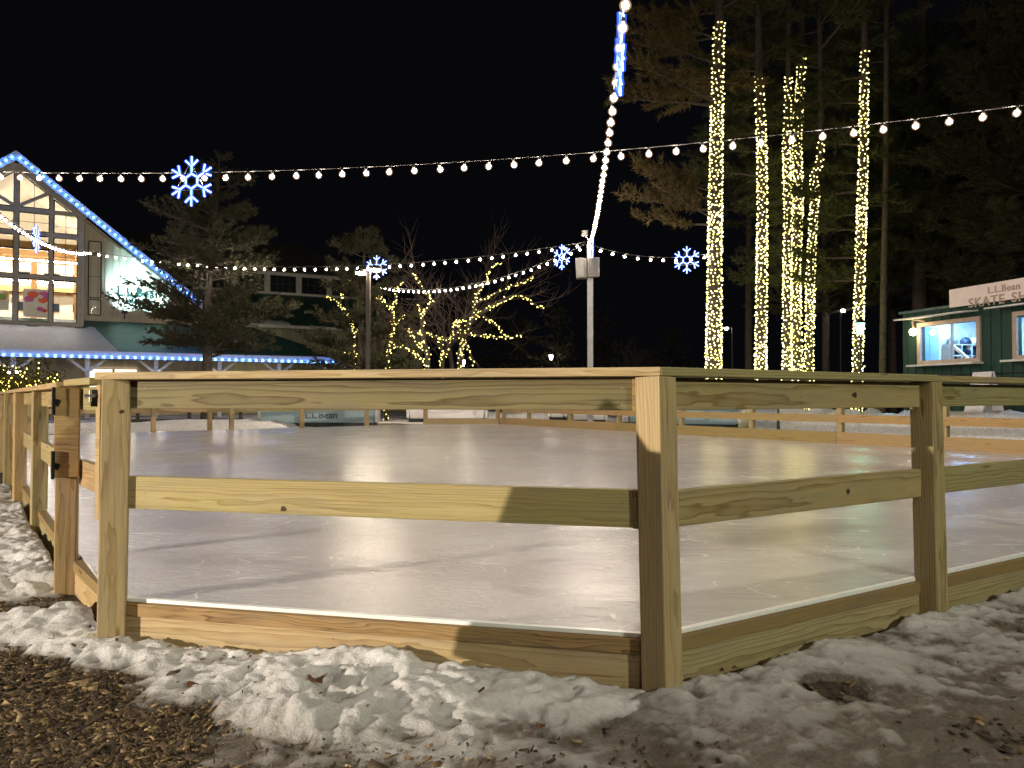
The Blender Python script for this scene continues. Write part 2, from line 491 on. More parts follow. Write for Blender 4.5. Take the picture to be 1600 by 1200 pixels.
def ground_mat():
    m, nt, b = newmat('winter_ground')
    tc = N(nt, 'ShaderNodeTexCoord').outputs['Object']
    f = noise(nt, tc, 9, 8, 0.7)
    c = ramp(nt, f, [(0.25, (0.020, 0.015, 0.010)), (0.5, (0.05, 0.038, 0.024)), (0.75, (0.10, 0.075, 0.042))])
    f2 = noise(nt, tc, 60, 4, 0.7)
    c = mixc(nt, 0.7, c, ramp(nt, f2, [(0.35, (0.45, 0.42, 0.36)), (0.7, (1.35, 1.25, 1.1))]), 'MULTIPLY')
    # old snow away from the rink's near side
    sx = N(nt, 'ShaderNodeSeparateXYZ'); nt.links.new(tc, sx.inputs[0])
    far = math_n(nt, 'MULTIPLY', math_n(nt, 'SUBTRACT', sx.outputs[1], 12.0), 0.14, True)
    s = noise(nt, mapping(nt, tc, (0.35, 0.8, 1)), 0.5, 7, 0.62)
    s = ramp(nt, s, [(0.42, (0, 0, 0)), (0.5, (1, 1, 1))])
    s = math_n(nt, 'MULTIPLY', s, far)
    sn = ramp(nt, noise(nt, tc, 4, 6, 0.65), [(0.3, (0.34, 0.31, 0.29)), (0.65, (0.68, 0.66, 0.66))])
    c = mixc(nt, s, c, sn)
    nt.links.new(c, b.inputs['Base Color']); b.inputs['Roughness'].default_value = 0.8
    h = math_n(nt, 'ADD', f, math_n(nt, 'MULTIPLY', f2, 0.6))
    bump(nt, b, h, 0.9, 0.02)
    return m
M['ground'] = ground_mat()

def snow_mat(name='snow_cover', attr=True):
    m, nt, b = newmat(name)
    tc = N(nt, 'ShaderNodeTexCoord').outputs['Object']
    n1 = noise(nt, tc, 14, 6, 0.65)
    n2 = noise(nt, tc, 90, 4, 0.7)
    c = ramp(nt, n1, [(0.3, (0.48, 0.465, 0.472)), (0.62, (0.75, 0.74, 0.75))])
    if attr:
        at = N(nt, 'ShaderNodeAttribute', attribute_name='dirt').outputs['Fac']
        d = math_n(nt, 'ADD', at, math_n(nt, 'MULTIPLY', math_n(nt, 'SUBTRACT', n1, 0.5), 1.1))
        d = math_n(nt, 'ADD', d, math_n(nt, 'MULTIPLY', math_n(nt, 'SUBTRACT', n2, 0.5), 0.5))
        dirt = ramp(nt, n2, [(0.3, (0.055, 0.044, 0.034)), (0.7, (0.17, 0.14, 0.112))])
        c = mixc(nt, ramp(nt, d, [(0.15, (0, 0, 0)), (0.95, (1, 1, 1))]), c, dirt)
        rg = ramp(nt, d, [(0.2, (0.7, 0.7, 0.7)), (0.8, (0.32, 0.32, 0.32))])
        nt.links.new(rg, b.inputs['Roughness'])
    nt.links.new(c, b.inputs['Base Color'])
    b.inputs['Specular IOR Level'].default_value = 0.35
    bump(nt, b, math_n(nt, 'ADD', n1, math_n(nt, 'MULTIPLY', n2, 0.35)), 0.6, 0.02)
    return m
M['snow'] = snow_mat()
M['roof_snow'] = snow_mat('roof_snow', False)

def chip_mat():
    m, nt, b = newmat('wood_chip')
    r = N(nt, 'ShaderNodeNewGeometry').outputs['Random Per Island']
    nt.links.new(ramp(nt, r, [(0.0, (0.026, 0.015, 0.007)), (0.62, (0.070, 0.040, 0.016)), (0.88, (0.17, 0.105, 0.042)), (1.0, (0.40, 0.29, 0.14))]), b.inputs['Base Color'])
    b.inputs['Roughness'].default_value = 0.75
    return m
M['chip'] = chip_mat()

# ------------------------------------------------------------------ camera, world
cd = bpy.data.cameras.new('camera'); cam = bpy.data.objects.new('camera', cd); col.objects.link(cam)
cam.location = (0, 0, CAMZ); cam.rotation_euler = (R(90) + PITCH, 0, 0)
cd.sensor_width = 36; cd.lens = 36 * F / 1600; cd.clip_start = 0.05; cd.clip_end = 2000
scene.camera = cam
wd = bpy.data.worlds.new('World'); scene.world = wd; wd.use_nodes = True
bg = wd.node_tree.nodes['Background']; bg.inputs[0].default_value = (0.30, 0.32, 0.45, 1); bg.inputs[1].default_value = 0.005
scene.view_settings.view_transform = 'Standard'; scene.view_settings.look = 'None'
scene.view_settings.exposure = 0.4
cy = scene.cycles
cy.use_denoising = True
cy.max_bounces = 6; cy.diffuse_bounces = 3; cy.glossy_bounces = 3; cy.transparent_max_bounces = 12
cy.sample_clamp_indirect = 4.0
cy.use_light_tree = True
cy.caustics_reflective = False; cy.caustics_refractive = False

# ------------------------------------------------------------------ rink geometry
P0, P1, P2 = G(174, 1010), G(1036, 1085), G(1457, 968)
dC = (P1 - P0).normalized()          # chamfer direction
dN = (P2 - P1).normalized()          # near edge direction
P3, P4, P5 = P2 + dN * 1.8, P2 + dN * 3.7, P2 + dN * 5.6
GP = G(103, 927)                      # gate hinge post
LP = [G(60, 833), G(30, 788), G(13, 757), G(1, 738)]
dL = (LP[2] - GP).normalized()
while len(LP) < 9: LP.append(LP[-1] + dL * 1.7)
RA, RB = V2(-0.41, 24.2), V2(7.5, 11.1)
dR = (RB - RA).normalized()
nC, nN, nR, nL = V2(-dC.y, dC.x), V2(-dN.y, dN.x), V2(dR.y, -dR.x), V2(dL.y, -dL.x)
def isect(a, d, b, e):
    k = ((b.x - a.x) * e.y - (b.y - a.y) * e.x) / (d.x * e.y - d.y * e.x)
    return a + d * k
ICE = 0.178
off = 0.07
c0 = isect(GP + nL * off, dL, P0 + nC * off, dC)
c1 = isect(P0 + nC * off, dC, P1 + nN * off, dN)
c2 = P1 + nN * off + dN * 8.6
c3 = RA + dR * (RB - RA).length + dR * 2.2
farA, farB = V2(-2.77, 24.15), V2(-3.6, 23.2)
far_end = V2(-10.6, 16.6)
left_end = isect(GP + nL * off, dL, far_end, V2(0.6, 1.0).normalized() * 1.0)
left_end = GP + nL * off + dL * 14.6
ice_poly = [c0, c1, c2, c3, RA, farA, farB, far_end, left_end]
mb = MB(); mb.prism([(p.x, p.y) for p in ice_poly], -0.02, ICE)
ice = tag(mb.build('ice', M['ice']), kind='structure')

# big ground sheet
gs = 900
mb = MB(); mb.add([(-gs, -gs, 0), (gs, -gs, 0), (gs, gs, 0), (-gs, gs, 0)], [(0, 1, 2, 3)])
tag(mb.build('ground', M['ground']), kind='structure')

# ------------------------------------------------------------------ timber fences
def board(name, parent, a, b, thick, z0, z1, side=None, mat='wood', bev=0.004, knots=()):
    """plank between a and b (xy), side = unit normal of its thickness, from 0 to thick"""
    a, b = Vector((a[0], a[1], 0)), Vector((b[0], b[1], 0))
    d = (b - a).normalized()
    n = side if side is not None else V2(-d.y, d.x)
    q = [a, b, b + n * thick, a + n * thick]
    if (q[1] - q[0]).cross(q[2] - q[1]).z < 0: q = q[::-1]
    m = MB(); m.prism([(p.x, p.y) for p in q], z0, z1)
    zc = (z0 + z1) / 2
    ob = m.build(name, M[mat], parent, bevel=bev, local=((a.x, a.y, zc), d))
    return ob

def post(name, parent, p, w, z0, z1, ang, lean=(0, 0), mat='wood', bev=0.005):
    m = MB()
    c, s = math.cos(ang), math.sin(ang)
    base = [(x * c - y * s, x * s + y * c) for x, y in ((-w / 2, -w / 2), (w / 2, -w / 2), (w / 2, w / 2), (-w / 2, w / 2))]
    lo = [Vector((p.x + x, p.y + y, z0)) for x, y in base]
    hi = [Vector((p.x + x + lean[0], p.y + y + lean[1], z1)) for x, y in base]
    m.loft(lo, hi)
    return m.build(name, M[mat], parent, bevel=bev, local=((p.x, p.y, z0), (0, 0, 1), (c, s, 0)))

def knot_disc(parent, c, n, r, seed):
    """dark irregular knot lying 1 mm proud of a board face"""
    rr = random.Random(seed)
    n = Vector(n).normalized(); u = n.cross(Vector((0, 0, 1))).normalized(); v = n.cross(u)
    m = MB()
    k = 14
    pts = [Vector(c) + n * 0.0015 + (u * math.cos(2 * math.pi * i / k) * 1.25 + v * math.sin(2 * math.pi * i / k)) * r * (0.75 + 0.5 * rr.random()) for i in range(k)]
    m.add(pts, [tuple(range(k))])
    return m.build('knot', M['knot'], parent)

CAPT, CAPB, RB_, MT, MBt = 1.104, 1.074, 0.958, 0.684, 0.554
nf = thing('rink_fence', 'near timber rink fence of square posts, two rails and flat cap around bare snow bank', 'fence', (P1.x, P1.y, 0))
angC = math.atan2(dC.y, dC.x); angN = math.atan2(dN.y, dN.x)
AP = R(36); A0P = R(24)
p0 = post('post', nf, P0, 0.102, -0.1, CAPB - 0.001, A0P, (0.013, 0))
p1 = post('post', nf, P1, 0.100, -0.1, CAPB - 0.001, R(44), (-0.022, 0))
p2 = post('post', nf, P2, 0.100, -0.1, CAPB - 0.001, R(35), (-0.02, 0.0), 'wood_green')
for p in (P3, P4, P5): post('post', nf, p, 0.1, -0.1, CAPB - 0.001, angN, (0, 0), 'wood_green')
ro = 0.012                              # rail front face behind post centre
T = 0.038
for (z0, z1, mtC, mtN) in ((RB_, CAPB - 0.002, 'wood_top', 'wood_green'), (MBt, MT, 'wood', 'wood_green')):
    a, b = P0 + nC * ro, P1 + nC * ro
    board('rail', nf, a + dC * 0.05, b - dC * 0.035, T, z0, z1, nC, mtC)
    board('rail', nf, P1 + nN * ro + dN * 0.03, P2 + nN * ro - dN * 0.04, T, z0, z1 - 0.004, nN, mtN)
    board('rail', nf, P2 + nN * (ro + 0.006) + dN * 0.047, P5 + nN * ro, T, z0 + 0.004, z1 - 0.006, nN, mtN)
# cleats where the left rails end against the corner post
for (z0, z1) in ((RB_, CAPB - 0.004), (MBt, MT)):
    a = P1 - dC * 0.100 + nC * (ro - 0.006)
    board('cleat', nf, a, a + dC * 0.04, 0.03, z0 - .002, z1 + .001, nC, 'wood_warm', 0.002)
# caps, mitred at the corner
def cap(parent, a, b, na, nb, d, mat, t=(CAPB, CAPT), w=(-0.05, 0.09)):
    q = [a + na * w[0], b + nb * w[0], b + nb * w[1], a + na * w[1]]
    m = MB(); m.prism([(p.x, p.y) for p in q], t[0], t[1])
    zc = (t[0] + t[1]) / 2
    return m.build('cap_rail', M[mat], parent, bevel=0.004, local=((a.x, a.y, zc), d))
nm = (nC + nN).normalized() / math.cos((angN - angC) / 2)
topP0, topP1, topP2 = P0 + V2(0.013, 0), P1 + V2(-0.022, 0), P2 + V2(-0.02, 0)
cap(nf, topP0 - dC * 0.065, topP1 - dC * 0.001, nC, nm, dC, 'wood')
cap(nf, topP1 + dC * 0.001, topP2 + dN * 0.02, nm, nN, dN, 'wood_green')
cap(nf, topP2 + dN * 0.021, P5, nN, nN, dN, 'wood_green', (CAPB - 0.001, CAPT - 0.002))
# knots seen on the boards
fcC = lambda px, py, offn: isect(P0 + nC * offn, dC, V2(0, 0), V2(ray(px, py).x, ray(px, py).y))
def on_plane(px, py, P, n):
    r = ray(px, py); o = Vector((0, 0, CAMZ)); k = (P - o).dot(n) / r.dot(n)
    return o + r * k
knot_disc(nf, on_plane(443, 795, P0 + nC * ro, nC), -nC, 0.010, 1)
knot_disc(nf, on_plane(1335, 617, P1 + nN * ro, nN), -nN, 0.012, 2)
knot_disc(nf, on_plane(1325, 768, P1 + nN * ro, nN), -nN, 0.011, 3)
n0 = V2(math.sin(A0P), -math.cos(A0P))
knot_disc(nf, on_plane(179, 795, P0 + n0 * 0.0512, n0), n0, 0.008, 4)
knot_disc(nf, on_plane(190, 643, P0 + n0 * 0.0512 + V2(0.01, 0), n0), n0, 0.007, 5)
def screw(parent, c, n):
    n = Vector(n); u = n.cross(Vector((0, 0, 1))).normalized(); v = n.cross(u); m = MB()
    c = Vector(c)
    pts = [(u * math.cos(2 * math.pi * i / 8) + v * math.sin(2 * math.pi * i / 8)) * 0.0042 for i in range(8)]
    m.loft([c + p for p in pts], [c + n * 0.0018 + p * .8 for p in pts]); m.build('screw_head', M['grille'], parent)
for px, py in ((1072, 792), (1072, 806), (1413, 750), (1413, 768), (1072, 604), (1413, 606)): screw(nf, on_plane(px, py, P1 + nN * (ro + .001), nN), -nN)
for px, py in ((226, 770), (226, 795), (972, 786), (972, 815), (972, 606), (972, 632), (226, 606)): screw(nf, on_plane(px, py, P0 + nC * (ro + .001), nC), -nC)
for px, py in ((225, 987), (228, 1003), (985, 1048), (520, 998)): screw(nf, on_plane(px, py, P0 + nC * .031, nC), -nC)
# kerb: lower board, plywood layer above it, white liner lip
def kerb(parent, a, b, n, mat_lo, ply=True, z=(-0.05, 0.118)):
    board('kerb_board', parent, a + n * 0.030, b + n * 0.030, 0.045, z[0], z[1], n, mat_lo)
    d = (b - a).normalized()
    if ply:
        board('plywood_strip', parent, a + n * 0.022 + d * 0.004, b + n * 0.022 - d * 0.004, 0.055, z[1] + 0.0005, ICE - 0.008, n, 'ply', 0.003)
kerb(nf, P0, P1, nC, 'wood'); kerb(nf, P1, P5, nN, 'wood_green')
for (a, b, n) in ((P0, P1, nC), (P1, P5, nN)):
    board('liner_lip', nf, a + n * 0.045, b + n * 0.045, 0.027, ICE - 0.0075, ICE + 0.007, n, 'white_plastic', 0.002)

# gate between the hinge post and the corner post
dG = (P0 - GP).normalized(); nG = V2(-dG.y, dG.x)
hp = thing('gate_post', 'square timber post carrying two black strap hinges at the left of the gate', 'post', (GP.x, GP.y, 0))
angL = math.atan2(dL.y, dL.x)
post('shaft', hp, GP, 0.098, -0.1, 1.05, A0P)
gate = thing('gate', 'timber gate with two boards and black latch beside the left corner post', 'gate', (GP.x, GP.y, 0))
fr = lambda k: GP + (P0 - GP) * k
fU = V2(math.cos(A0P), math.sin(A0P)); fN = V2(fU.y, -fU.x)
a = GP + fN * 0.052 - fU * 0.05
board('hinge_stile', gate, a, a + fU * 0.112, 0.036, 0.6, 1.052, fN, 'wood_warm')
board('gate_rail', gate, fr(0.03) + nG * 0.052, fr(0.72) + nG * 0.052, 0.036, 0.94, 1.055, nG, 'wood_green')
board('gate_rail', gate, fr(0.03) + nG * 0.052, fr(0.72) + nG * 0.052, 0.036, 0.55, 0.68, nG, 'wood_warm')
board('latch_stile', gate, fr(0.60) + nG * 0.0515, fr(0.68) + nG * 0.0515, -0.04, 0.46, 1.06, nG, 'wood')
mcap = MB(); q = [fr(-0.06) + fN * 0.10, fr(0.55) + fN * 0.06, fr(0.55) + nG * 0.10, fr(-0.06) + nG * 0.08]
mcap.prism([(p.x, p.y) for p in q], 1.061, 1.093); mcap.build('cap_rail', M['wood'], gate, bevel=0.004, local=((fr(0).x, fr(0).y, 1.077), dG))
for z in (0.985, 0.665):
    h = MB()
    c = GP + fN * 0.095 - fU * 0.052
    h.box((c.x, c.y, z), (0.014, 0.010, 0.125), AP)
    c2_ = c + fU * 0.028
    h.bar((c.x, c.y, z), (c2_.x, c2_.y, z - 0.012), 0.006, 0.03)
    h.tube([(c.x, c.y, z - 0.07), (c.x, c.y, z + 0.07)], 0.009, 8)
    h.build('hinge', M['black_metal'], gate)
lt = MB(); c = fr(0.625) - nG * 0.0
lt.box((c.x, c.y, 1.0), (0.03, 0.022, 0.075), math.atan2(dG.y, dG.x))
lt.tube([(c.x - 0.03, c.y - 0.02, 1.01), (c.x + 0.02, c.y - 0.02, 1.01)], 0.008, 8, mi=1)
lt.tube([(c.x - 0.005, c.y - 0.02, 0.985), (c.x - 0.005, c.y - 0.02, 1.035)], 0.006, 8, mi=1)
lt.build('latch', [M['black_metal'], M['steel']], gate)
bk = P0 - dG * 0.105 - nG * 0.02
board('latch_block', nf, bk, bk + dG * 0.03, 0.09, 0.935, 1.062, nG, 'wood_warm')

# left fence
lf = thing('rink_fence', 'long timber rink fence running back along the left edge of the ice', 'fence', (LP[0].x, LP[0].y, 0))
for i, p in enumerate(LP):
    post('post', lf, p, 0.1, -0.1, 1.05, AP + 0.06 + rnd.uniform(-0.06, 0.06), (rnd.uniform(-.015, .015), 0), 'wood_green' if i % 2 == 0 else 'wood')
nLi = nL
for (z0, z1) in ((0.94, 1.048), (0.55, 0.68)):
    board('rail', lf, GP + nLi * 0.036 + dL * 0.06, LP[3] + nLi * 0.036, 0.036, z0, z1, nLi, 'wood_green')
    board('rail', lf, LP[3] + nLi * 0.037 + dL * 0.003, LP[8] + nLi * 0.037, 0.036, z0, z1, nLi, 'wood')
for (a, b, z) in ((GP + dL * 0.06, LP[1], 1.052), (LP[1] + dL * 0.003, LP[4], 1.051), (LP[4] + dL * 0.003, LP[8], 1.052)):
    cap(lf, a, b, nLi, nLi, dL, 'wood', (z, z + 0.032))
kerb(lf, P0 - dG * 0.08, GP + dG * 0.02, -V2(dG.y, -dG.x) if V2(dG.y, -dG.x).dot(nL) < 0 else V2(dG.y, -dG.x), 'wood')
kerb(lf, GP, LP[8], nLi, 'wood_green')

# right fence and its kerb
rf = thing('rink_fence', 'far right timber rink fence with orange kerb board behind the ice', 'fence', (RB.x, RB.y, 0))
def on_line(px, A, d):
    r = ray(px, 622); return isect(A, d, V2(0, 0), V2(r.x, r.y))
rposts = [on_line(px, RA, dR) for px in (785, 824, 889, 965, 1062, 1172, 1310, 1473)]
rposts += [rposts[-1] + dR * 1.9, c3]
for i, p in enumerate(rposts): post('post', rf, p - nR * 0.06, 0.1, -0.1, 1.07, math.atan2(dR.y, dR.x), (0, 0), 'wood', 0)
for (z0, z1) in ((0.95, 1.07), (0.56, 0.70)):
    for i in range(0, len(rposts) - 1, 2):
        j = min(i + 2, len(rposts) - 1)
        board('rail', rf, rposts[i] - nR * 0.005 + dR * 0.003, rposts[j] - nR * 0.005 - dR * 0.003, 0.036, z0, z1, nR, 'wood_warm', 0)
for i in range(0, len(rposts) - 1, 3):
    j = min(i + 3, len(rposts) - 1)
    board('kerb_board', rf, rposts[i] + nR * 0.02 + dR * 0.004, rposts[j] + nR * 0.02 - dR * 0.004, 0.05, 0.0, 0.385, nR, 'wood_warm', 0.004)
# near right closing run
qs = [c2, c2 + (c3 - c2) * 0.5]
rc = thing('rink_fence', 'timber fence closing the near right corner of the rink', 'fence', (c2.x, c2.y, 0))
for p in (P5 + dN * 1.9, c2, qs[1]): post('post', rc, p, 0.1, -0.1, 1.07, angN, (0, 0), 'wood', 0)
for (z0, z1) in ((0.95, 1.07), (0.55, 0.68), (0.0, 0.17)):
    board('rail', rc, P5 + dN * 0.06, c2, 0.036, z0, z1, nN, 'wood_green', 0)
    board('rail', rc, c2, c3, 0.036, z0, z1, V2(-1, 0.2).normalized(), 'wood_green', 0)
# far fence
ff = thing('rink_fence', 'far timber rink fence before the pale blue bin and snow', 'fence', (farB.x, farB.y, 0))
fps = [on_line(px, far_end, (farB - far_end).normalized()) for px in (120, 240, 328, 362, 472, 573)] + [farB, RA + V2(-0.05, 0.1)]
fps[6] = V2(-2.77, 24.2)
for p in [far_end] + fps: post('post', ff, p, 0.1, -0.1, 1.07, 0.7, (0, 0), 'wood', 0)
pl = [far_end] + fps
for i in (0, 2, 4, 6, 7):
    j = min(i + 2, 8) if i < 6 else i + 1
    d = (pl[j] - pl[i]).normalized(); n = V2(-d.y, d.x)
    for (z0, z1) in ((0.95, 1.07), (0.64, 0.76)):
        board('rail', ff, pl[i] + d * 0.003 + n * 0.05, pl[j] - d * 0.003 + n * 0.05, 0.036, z0, z1, n, 'wood', 0)
board('kerb_board', ff, pl[7] + V2(0, -0.06), RA + V2(-0.02, -0.06), 0.05, 0, 0.34, V2(0, 1), 'wood', 0.004)

# ------------------------------------------------------------------ near snow, chips, leaves
st = 0.0115
X = np.arange(-6.5, 4.4, st); Y = np.arange(1.6, 8.0, st)
XX, YY = np.meshgrid(X, Y)
def sdist(A, d, n):
    rx, ry = XX - A.x, YY - A.y
    return -(rx * n.x + ry * n.y), rx * d.x + ry * d.y        # outward distance, along
oC, sC = sdist(P0, dC, nC); oN, sN = sdist(P1, dN, nN); oL, sL = sdist(GP, dL, nL)
nGo = -nG if (-nG).dot(V2(0, -1)) > 0 else nG
oG = (XX - GP.x) * nGo.x + (YY - GP.y) * nGo.y
LC = (P1 - P0).length
inside = np.minimum.reduce([-oC, -oN, -oL, -oG])            # >0 inside the rink
sm = lambda t: np.clip(t, 0, 1) ** 2 * (3 - 2 * np.clip(t, 0, 1))
big = fbm(XX, YY, 2.2, 3); mid = fbm(XX + 31, YY, 7.0, 4); fine = fbm(XX, YY + 13, 22.0, 4, 0.6)
lump = 1 - np.abs(2 * fbm(XX + 5, YY + 50, 8.5, 3) - 1)
D = np.interp(sC, [-0.3, -0.05, 0.3, 0.7, 1.3, 1.8, 2.1, 2.3], [0.20, 0.34, 0.48, 0.58, 0.66, 0.58, 0.36, 0.12])
Hn = np.interp(sC, [-0.3, 0.0, 0.35, 0.7, 0.95, 1.15, 1.35, 1.7, 2.1, 2.25], [0.03, 0.085, 0.055, 0.06, 0.11, 0.16, 0.10, 0.065, 0.075, 0.02])
front = sm((sC + 0.42) / 0.25) * sm((LC + 0.06 - sC + .25 * (mid - .5)) / 0.34)
prof = np.clip(1 - (oC / D), -0.6, 1.0)
edge = prof + (big - 0.5) * 0.75 + (mid - 0.5) * 0.5 + (fine - .5) * .25
chunk = fbm(XX * 1.1 + 7, YY + 70, 15.0, 4, 0.62)
grain = fbm(XX + 8, YY + 3, 34.0, 3, 0.6)
grit = fbm(XX + 3, YY + 31, 55.0, 2, 0.5)
Hn = Hn * 0.58
h1 = front * (Hn * sm(edge * 1.35) * (0.7 + 0.6 * big) + sm(edge * 2.2) * (0.030 * (lump - 0.62) + 0.040 * (mid - 0.5) + 0.028 * (chunk - 0.5) + 0.013 * (grain - .5) + 0.006 * (grit - .5))) - 0.014 + 0.016 * sm(edge * 3) * front
# right: thin dirty slush
wR = sm((XX - 0.18 - 0.12 * (big - .5)) / 0.35) * sm((oN + 0.02) / 0.05)
ribr = fbm(XX * 0.55 - YY * 0.2, YY * 2.2 + XX * 1.2, 4.0, 4)
h2 = wR * (0.012 + 0.034 * (ribr - 0.35) + 0.04 * (big - 0.42) + 0.036 * (chunk - 0.5) + 0.016 * (grain - .5) + 0.010 * (grit - .5) + 0.05 * np.exp(-(oN / 0.3) ** 2) * big) - 0.004
hole = np.exp(-(((XX - G(1310, 1083).x) / 0.11) ** 2 + ((YY - G(1310, 1083).y) / 0.10) ** 2) ** 1.5)
h2 -= 0.09 * hole * (0.6 + 0.8 * mid)
# left: lumpy band outside the left fence and by the gate
wl = sm((oL + 0.02) / 0.05) * sm((1.15 + 0.4 * (big - .5) - oL) / 0.5) * sm((sL + 0.15) / 0.3)
h3 = wl * (0.05 + 0.12 * (big - 0.38) + 0.05 * (lump - 0.6) + 0.04 * (chunk - .5)) - 0.012
g1 = G(60, 985); h4 = np.exp(-(((XX - g1.x) / 0.50) ** 2 + ((YY - g1.y) / 0.30) ** 2)) * (0.10 + 0.05 * (lump - .5) + 0.08 * (mid - .5) + 0.05 * (chunk - .5)) - 0.035
h5 = 0.03 * (fbm(XX + 90, YY * 1.4, 1.7, 5) - 0.66) + 0.006 * (fine - .5)
sl = np.exp(-(((XX + 0.15) / 0.75) ** 2 + ((YY - 2.12) / 0.22) ** 2)); h6 = sl * 0.035 * (ribr + big - 0.38) - 0.005 + 0.022 * (chunk - .5) + 0.01 * (grain - .5)
hh = np.maximum.reduce([h1, h2, h3, h4, h5, h6])
hh = np.where(inside > -0.012, -0.04, hh)
dirt = np.full_like(hh, 0.12)
dirt = np.where(hh == h2, 0.72 + 0.22 * sm((1.0 - YY * .36) / .5 + .2) - 0.42 * sm((hh - 0.008) / 0.045) + 0.5 * (big - .5), dirt)
dirt = np.where(hh == h3, 0.22, dirt)
dirt = np.where((hh == h4), 0.3, dirt)
dirt = np.where((hh == h5) | (hh == h6), 0.50, dirt)
dirt = np.where(hh == h1, 0.10 + 0.62 * (1 - sm(edge * 1.25)) + 0.35 * (big - .5), dirt)
dirt += 0.62 * (1 - sm((hh - 0.0) / 0.03))
ny, nx = XX.shape
idx = np.arange(nx * ny).reshape(ny, nx)
quads = np.stack([idx[:-1, :-1], idx[:-1, 1:], idx[1:, 1:], idx[1:, :-1]], -1).reshape(-1, 4)
keep = (hh.ravel()[quads].max(1) > -0.003)
quads = quads[keep]
used = np.unique(quads); remap = -np.ones(nx * ny, int); remap[used] = np.arange(len(used))
Vs = np.stack([XX, YY, hh], -1).reshape(-1, 3)[used]
me = mesh_np('snow', Vs, remap[quads], M['snow'], True)
at = me.attributes.new('dirt', 'FLOAT', 'POINT'); at.data.foreach_set('value', dirt.ravel()[used].astype(np.float32))
tag(link('snow', me), kind='structure')
def snow_at(x, y):
    i = int((y - Y[0]) / st); j = int((x - X[0]) / st)
    if 0 <= i < ny and 0 <= j < nx: return hh[i, j]
    return -1.0
# chips
rs = np.random.RandomState(3)
Vc, Tc = [], []
def add_chip(x, y, z, L, w, t, yaw, tilt, roll):
    m = Matrix.Rotation(yaw, 3, 'Z') @ Matrix.Rotation(tilt, 3, 'Y') @ Matrix.Rotation(roll, 3, 'X')
    b = len(Vc)
    k = rs.uniform(0.5, 1.0)
    for (a, c_, e) in ((-1, -1, -1), (1, -k, -1), (1, k, -1), (-1, 1, -1), (-1, -1, 1), (1, -k, 1), (1, k, 1), (-1, 1, 1)):
        v = m @ Vector((a * L / 2, c_ * w / 2, e * t / 2)); Vc.append((x + v.x, y + v.y, z + v.z))
    for f in ((3, 2, 1, 0), (4, 5, 6, 7), (0, 1, 5, 4), (1, 2, 6, 5), (2, 3, 7, 6), (3, 0, 4, 7)): Tc.append([i + b for i in f])
cnt = 0
while cnt < 19000:
    px, py = rs.uniform(-60, 1640), rs.uniform(880, 1215) 
    g = G(px, py)
    dens = 1.0 if (px < 420 and py > 1010) else (0.85 if py > 1160 and px < 1150 else (0.5 if px < 760 else 0.10))
    if px < 200 and py < 1010: dens = 0.45
    if rs.rand() > dens: cnt += 0.25; continue
    hs = snow_at(g.x, g.y)
    if hs > 0.004 and rs.rand() > (0.05 if hs < 0.02 else 0.006): cnt += 0.2; continue
    i_ = inside[min(max(int((g.y - Y[0]) / st), 0), ny - 1), min(max(int((g.x - X[0]) / st), 0), nx - 1)]
    if i_ > -0.02: continue
    L = rs.lognormal(-3.95, 0.45)*(0.6 if hs > 0.004 else 1); w = L * rs.uniform(0.22, 0.6)
    add_chip(g.x, g.y, max(hs, 0) + rs.uniform(0.002, 0.012), L, w, rs.uniform(0.002, 0.006), rs.uniform(0, 6.28), rs.normal(0, 0.28), rs.normal(0, 0.35))
    cnt += 1
tag(link('wood_chips', mesh_np('wood_chips', np.array(Vc), np.array(Tc), M['chip'])), 'damp brown wood chip mulch scattered over the ground before the fence', 'mulch', kind='stuff')
def leaf(px, py, size, seed, label):
    g = G(px, py); rr = random.Random(seed); z = max(snow_at(g.x, g.y), 0) + 0.012
    m = MB(); n = 13; vs = []
    for ring in (0.0, 0.55, 1.0):
        for k in range(n):
            a = 2 * math.pi * k / n
            lob = 1 + 0.28 * math.sin(5 * a)
            r = size * ring * lob * rr.uniform(0.85, 1.1)
            vs.append((g.x + r * math.cos(a), g.y + r * 0.8 * math.sin(a), z + size * (0.35 * ring ** 2 * math.sin(2 * a + seed) + 0.2 * ring + rr.uniform(0, .12))))
    fs = [(i * n + k, i * n + (k + 1) % n, (i + 1) * n + (k + 1) % n, (i + 1) * n + k) for i in (0, 1) for k in range(n)]
    m.add(vs, fs)
    return tag(m.build('dead_leaf', M['leaf'], smooth=True), label, 'leaf', 'dead leaves on the snow')
leaf(495, 1098, 0.032, 1, 'curled brown dead leaf in a hollow of the snow bank')
leaf(845, 1148, 0.018, 2, 'small red brown dead leaf below the foot of the snow bank')
leaf(300, 1088, 0.020, 3, 'small tan dead leaf on mulch at the left end of the snow bank')
leaf(1150, 1062, 0.014, 4, 'tiny dark dead leaf on dirty slush beside the corner post')

